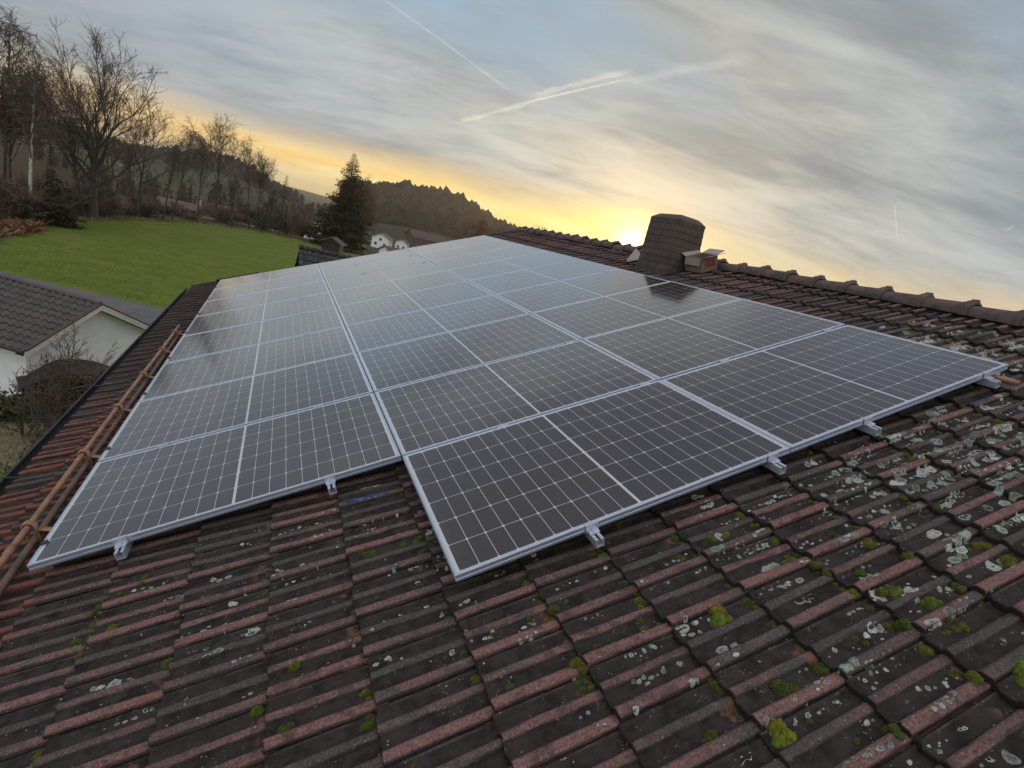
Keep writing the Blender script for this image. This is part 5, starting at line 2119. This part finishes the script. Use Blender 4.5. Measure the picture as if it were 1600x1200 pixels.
# ------------------------------------------------------------------ far woods (one mass each)
def tier_tree(h, r, seed, kind):
    rnd = random.Random(seed)
    vs, fs, cs = [], [], []
    if kind == 'c':
        tiers = 6
        for i in range(tiers):
            z0 = h * (.08 + .86 * i / tiers)
            z1 = min(h, z0 + h * .32 * (1 - .3 * i / tiers))
            rr = r * (1 - i / tiers) ** .8 * rnd.uniform(.85, 1.15) + .15
            n = 9
            b0 = len(vs)
            g = rnd.uniform(.75, 1.2)
            for k in range(n):
                a = 6.283 * k / n + rnd.gauss(0, .15)
                q = rr * (rnd.uniform(.55, .75) if k % 2 else rnd.uniform(.9, 1.2))
                vs.append((math.cos(a) * q, math.sin(a) * q, z0 - rnd.uniform(0, .06) * h)); cs.append((.036 * g, .037 * g, .022 * g))
            vs.append((rnd.gauss(0, .1), rnd.gauss(0, .1), z1)); cs.append((.046 * g, .046 * g, .028 * g))
            for k in range(n):
                fs.append((b0 + k, b0 + (k + 1) % n, b0 + n))
    else:
        for i in range(46):
            a = rnd.random() * 6.283
            z = h * rnd.uniform(.25, 1)
            q = r * math.sqrt(max(0, 1 - ((z / h - .6) / .45) ** 2)) * rnd.uniform(.2, 1)
            c = np.array([math.cos(a) * q, math.sin(a) * q, z])
            s = h * rnd.uniform(.05, .11)
            ax = unit(np.array([rnd.gauss(0, 1), rnd.gauss(0, 1), rnd.gauss(0, 1.6)])); bx = unit(np.cross(ax, np.array([rnd.gauss(0, 1), rnd.gauss(0, 1), rnd.gauss(0, 1)])))
            b0 = len(vs)
            g = rnd.uniform(.7, 1.3)
            vs += [tuple(c - ax * s), tuple(c + bx * s * .35), tuple(c + ax * s), tuple(c - bx * s * .35)]
            cs += [(.085 * g, .056 * g, .034 * g)] * 4
            fs.append((b0, b0 + 1, b0 + 2, b0 + 3))
        b0 = len(vs)
        vs += [(-.15, 0, 0), (.15, 0, 0), (.05, 0, h * .8), (-.05, 0, h * .8)]
        cs += [(.05, .04, .03)] * 4
        fs.append((b0, b0 + 1, b0 + 2, b0 + 3))
    return np.array(vs), fs, np.array(cs)


def wood(name, label, pts, hmean, hs, pc, seed):
    rnd = random.Random(seed)
    tc = [tier_tree(1.0, .145, 40 + i, 'c') for i in range(6)]
    td = [tier_tree(1.0, .30, 60 + i, 'd') for i in range(5)]
    V, F, Cc = [], [], []
    base = 0
    for (x, y) in pts:
        k = rnd.random() < pc(x, y)
        v, f, c = rnd.choice(tc) if k else rnd.choice(td)
        h = max(hmean * .4, rnd.gauss(hmean if k else hmean * .78, hs))
        a = rnd.random() * 6.28
        ca, sa = math.cos(a), math.sin(a)
        w = h * rnd.uniform(.85, 1.25)
        q = np.stack([(v[:, 0] * ca - v[:, 1] * sa) * w + x, (v[:, 0] * sa + v[:, 1] * ca) * w + y, v[:, 2] * h + hz(x, y) - .2], -1)
        V.append(q)
        g = rnd.uniform(.7, 1.3)
        Cc.append(c * g)
        F += [tuple(i + base for i in ff) for ff in f]
        base += len(v)
    V = np.concatenate(V); Cc = np.concatenate(Cc)
    o = mesh_obj(name, V, F, MT['attr'], attrs={'col': Cc})
    tag(o, label, 'wood', kind='stuff')
    return o


def polar_pts(azlo, azhi, rlo, rhi, n, seed, keep=None):
    rnd = random.Random(seed)
    out = []
    while len(out) < n:
        a = R(rnd.uniform(azlo, azhi)); r = rnd.uniform(rlo, rhi)
        x, y = CAM[0] + r * math.sin(a), CAM[1] + r * math.cos(a)
        if keep is None or rnd.random() < keep(math.degrees(a), r, x, y):
            out.append((x, y))
    return out


wood('conifer_wood', 'dark conifer wood covering the hill right of the spruce',
     polar_pts(5.0, 27, 560, 790, 3000, 1, lambda a, r, x, y: float(smooth(5, 7.2, a) * smooth(27, 21, a))), 19.5, 3.2,
     lambda x, y: .86 if math.degrees(math.atan2(x - CAM[0], y - CAM[1])) < 18 else .5, 2)
wood('hill_wood', 'wooded ridge behind the bare trees on the left',
     polar_pts(-36, 2.5, 760, 1010, 2300, 3, lambda a, r, x, y: float(smooth(2.5, -1.5, a)) * (0.10 if (r < 880 and -12.5 < a < -8.0) else 1.0)), 16, 3.2, lambda x, y: .42, 4)
wood('valley_copse', 'brown leafless copses scattered in the valley before the hills',
     polar_pts(-18, 24, 210, 440, 300, 5, lambda a, r, x, y: (.9 if mn.noise(Vector((x * .012, y * .012, 4))) > .12 else .04) * (0.0 if (7.0 < a < 15 and 200 < r < 440) else 1.0)), 9, 2.2, lambda x, y: .12, 6)


# trees seen just over the roof edge left of the ridge
def far_tree(px, py_top, dist, label, seed, habit, wm, h, leaf=None, r0=.2):
    d = ray(px, py_top)
    k = dist / math.hypot(d[0], d[1])
    top = CAM + d * k
    zb = hz(top[0], top[1])
    S = dict(HABIT[habit]); S['rmin'] = .03
    o = dome_tree('bare_tree', label, 'bare trees beyond the roof edge', top[2] - zb, S, r0, seed, 'bark', wm, leaf=leaf)
    o.location = (top[0], top[1], zb)
    return o


far_tree(754, 340, 150, 'rusty brown leafed tree at the left end of the ridge', 401, 'round', 'redtwig', 11, (2600, .30, [(.22, .10, .042), (.17, .085, .04)]), .18)
far_tree(786, 342, 170, 'pale bare tree between the rusty tree and the ridge end', 402, 'fan', 'redtwig', 12, None, .18)
far_tree(812, 344, 165, 'faint bare tree rising just left of the ridge end', 403, 'fan', 'twig', 12, None, .18)
far_tree(846, 350, 140, 'dark bushy tree top peeping over the ridge tiles', 404, 'round', 'bark', 12, (1500, .25, [(.03, .035, .015)]), .2)


# ------------------------------------------------------------------ village
def far_house(px, py, dist, label, cat, gdir, half_w, rise, length, eave, roofc, wins=(), chim=False, name='farmhouse', wall='white'):
    d = ray(px, py)
    P = CAM + d * dist
    za = P[2]
    zgr = hz(P[0], P[1]) - .3
    mr = simple('roof_' + label[:12].replace(' ', '_'), roofc, .8, 0, .25, .6)
    return gable_house(name, label, cat, (P[0], P[1], za), gdir, half_w, rise, length, 0, dict(roof=mr, wall=MT[wall], barge=None), .8, False, wins, zground=zgr, chim=chim)


GW = [('g', -2.4, 2.0, 1.1, 1.3), ('g', 2.4, 2.0, 1.1, 1.3), ('g', 0, 4.6, 1.1, 1.2)]
far_house(596, 364, 300, 'white gabled farmhouse with a brown roof in the valley, left of its neighbour', 'house', (.93, -.36), 5.4, 2.6, 12, 5.0, (.17, .10, .075), GW)
far_house(628, 374, 320, 'smaller white gabled house with blue grey roof edge, right of the farmhouse', 'house', (.93, -.36), 4.2, 2.0, 10, 4.0, (.12, .08, .07), [('g', -1.6, 1.8, 1.0, 1.2), ('g', 1.6, 1.8, 1.0, 1.2)])
far_house(640, 357, 345, 'long barn with a dark red brown roof right of the white gables', 'barn', (.20, -.98), 7.0, 4.2, 25, 4.5, (.080, .050, .045), wall='wood')
far_house(600, 383, 205, 'brown roofed house half hidden behind the far panel edge', 'house', (.35, -.94), 5.0, 2.2, 12, 4.6, (.11, .066, .058))
far_house(245, 306, 140, 'wide reddish roof seen between the bare trunks', 'house', (.25, -.97), 7.0, 3.2, 17, 3.6, (.135, .080, .072), chim=True)
far_house(318, 316, 170, 'white walled house with a red roof behind the fan crowned birch', 'house', (.85, -.52), 5.0, 2.5, 13, 4.4, (.150, .082, .07), GW[:2])
far_house(372, 331, 190, 'low red brown roof behind the thin upright tree', 'house', (.4, -.91), 5.2, 2.4, 13, 3.6, (.130, .076, .068))
far_house(185, 256, 620, 'distant white building on the wooded slope behind the tallest tree', 'house', (.9, -.43), 7.0, 3.0, 30, 5.5, (.30, .30, .31), (), False, 'white_building')
far_house(484, 346, 250, 'small pale building in the valley just left of the spruce', 'house', (.85, -.52), 3.0, 1.4, 9, 2.2, (.40, .40, .40), (), False, 'shed')

# wooden hut by the spruce
d = ray(518, 370)
D_ = 96 / math.hypot(d[0], d[1])
P = CAM + d * D_
gable_house('garden_hut', 'small dark wooden hut with a pale roof edge at the foot of the spruce', 'hut', (P[0], P[1], P[2]), (.92, -.38), 1.9, .95, 3.0, 0,
            dict(roof=simple('hut_roof', (.075, .062, .052), .8, 0, .2, 2), wall=MT['felt'], barge=simple('hut_edge', (.11, .09, .07), .8)), .4, False, zground=hz(P[0], P[1]) - .2)


# ------------------------------------------------------------------ evening haze: one closed box of even air
def haze():
    mb = MB()
    L = 3450.0
    mb.box(CAM[0] - L, CAM[0] + L, CAM[1] - L, CAM[1] + L, -14.5, 66.0)
    m = bpy.data.materials.new('evening_air')
    m.use_nodes = True
    n = m.node_tree.nodes
    n.clear()
    out = n.new('ShaderNodeOutputMaterial')
    v = n.new('ShaderNodeVolumePrincipled')
    v.inputs['Color'].default_value = (0.95, 0.90, 0.82, 1)
    v.inputs['Density'].default_value = 0.00025
    v.inputs['Anisotropy'].default_value = 0.55
    m.node_tree.links.new(v.outputs[0], out.inputs['Volume'])
    tag(mb.build('haze', m), 'thin evening haze over the valley', 'haze', kind='stuff')


haze()
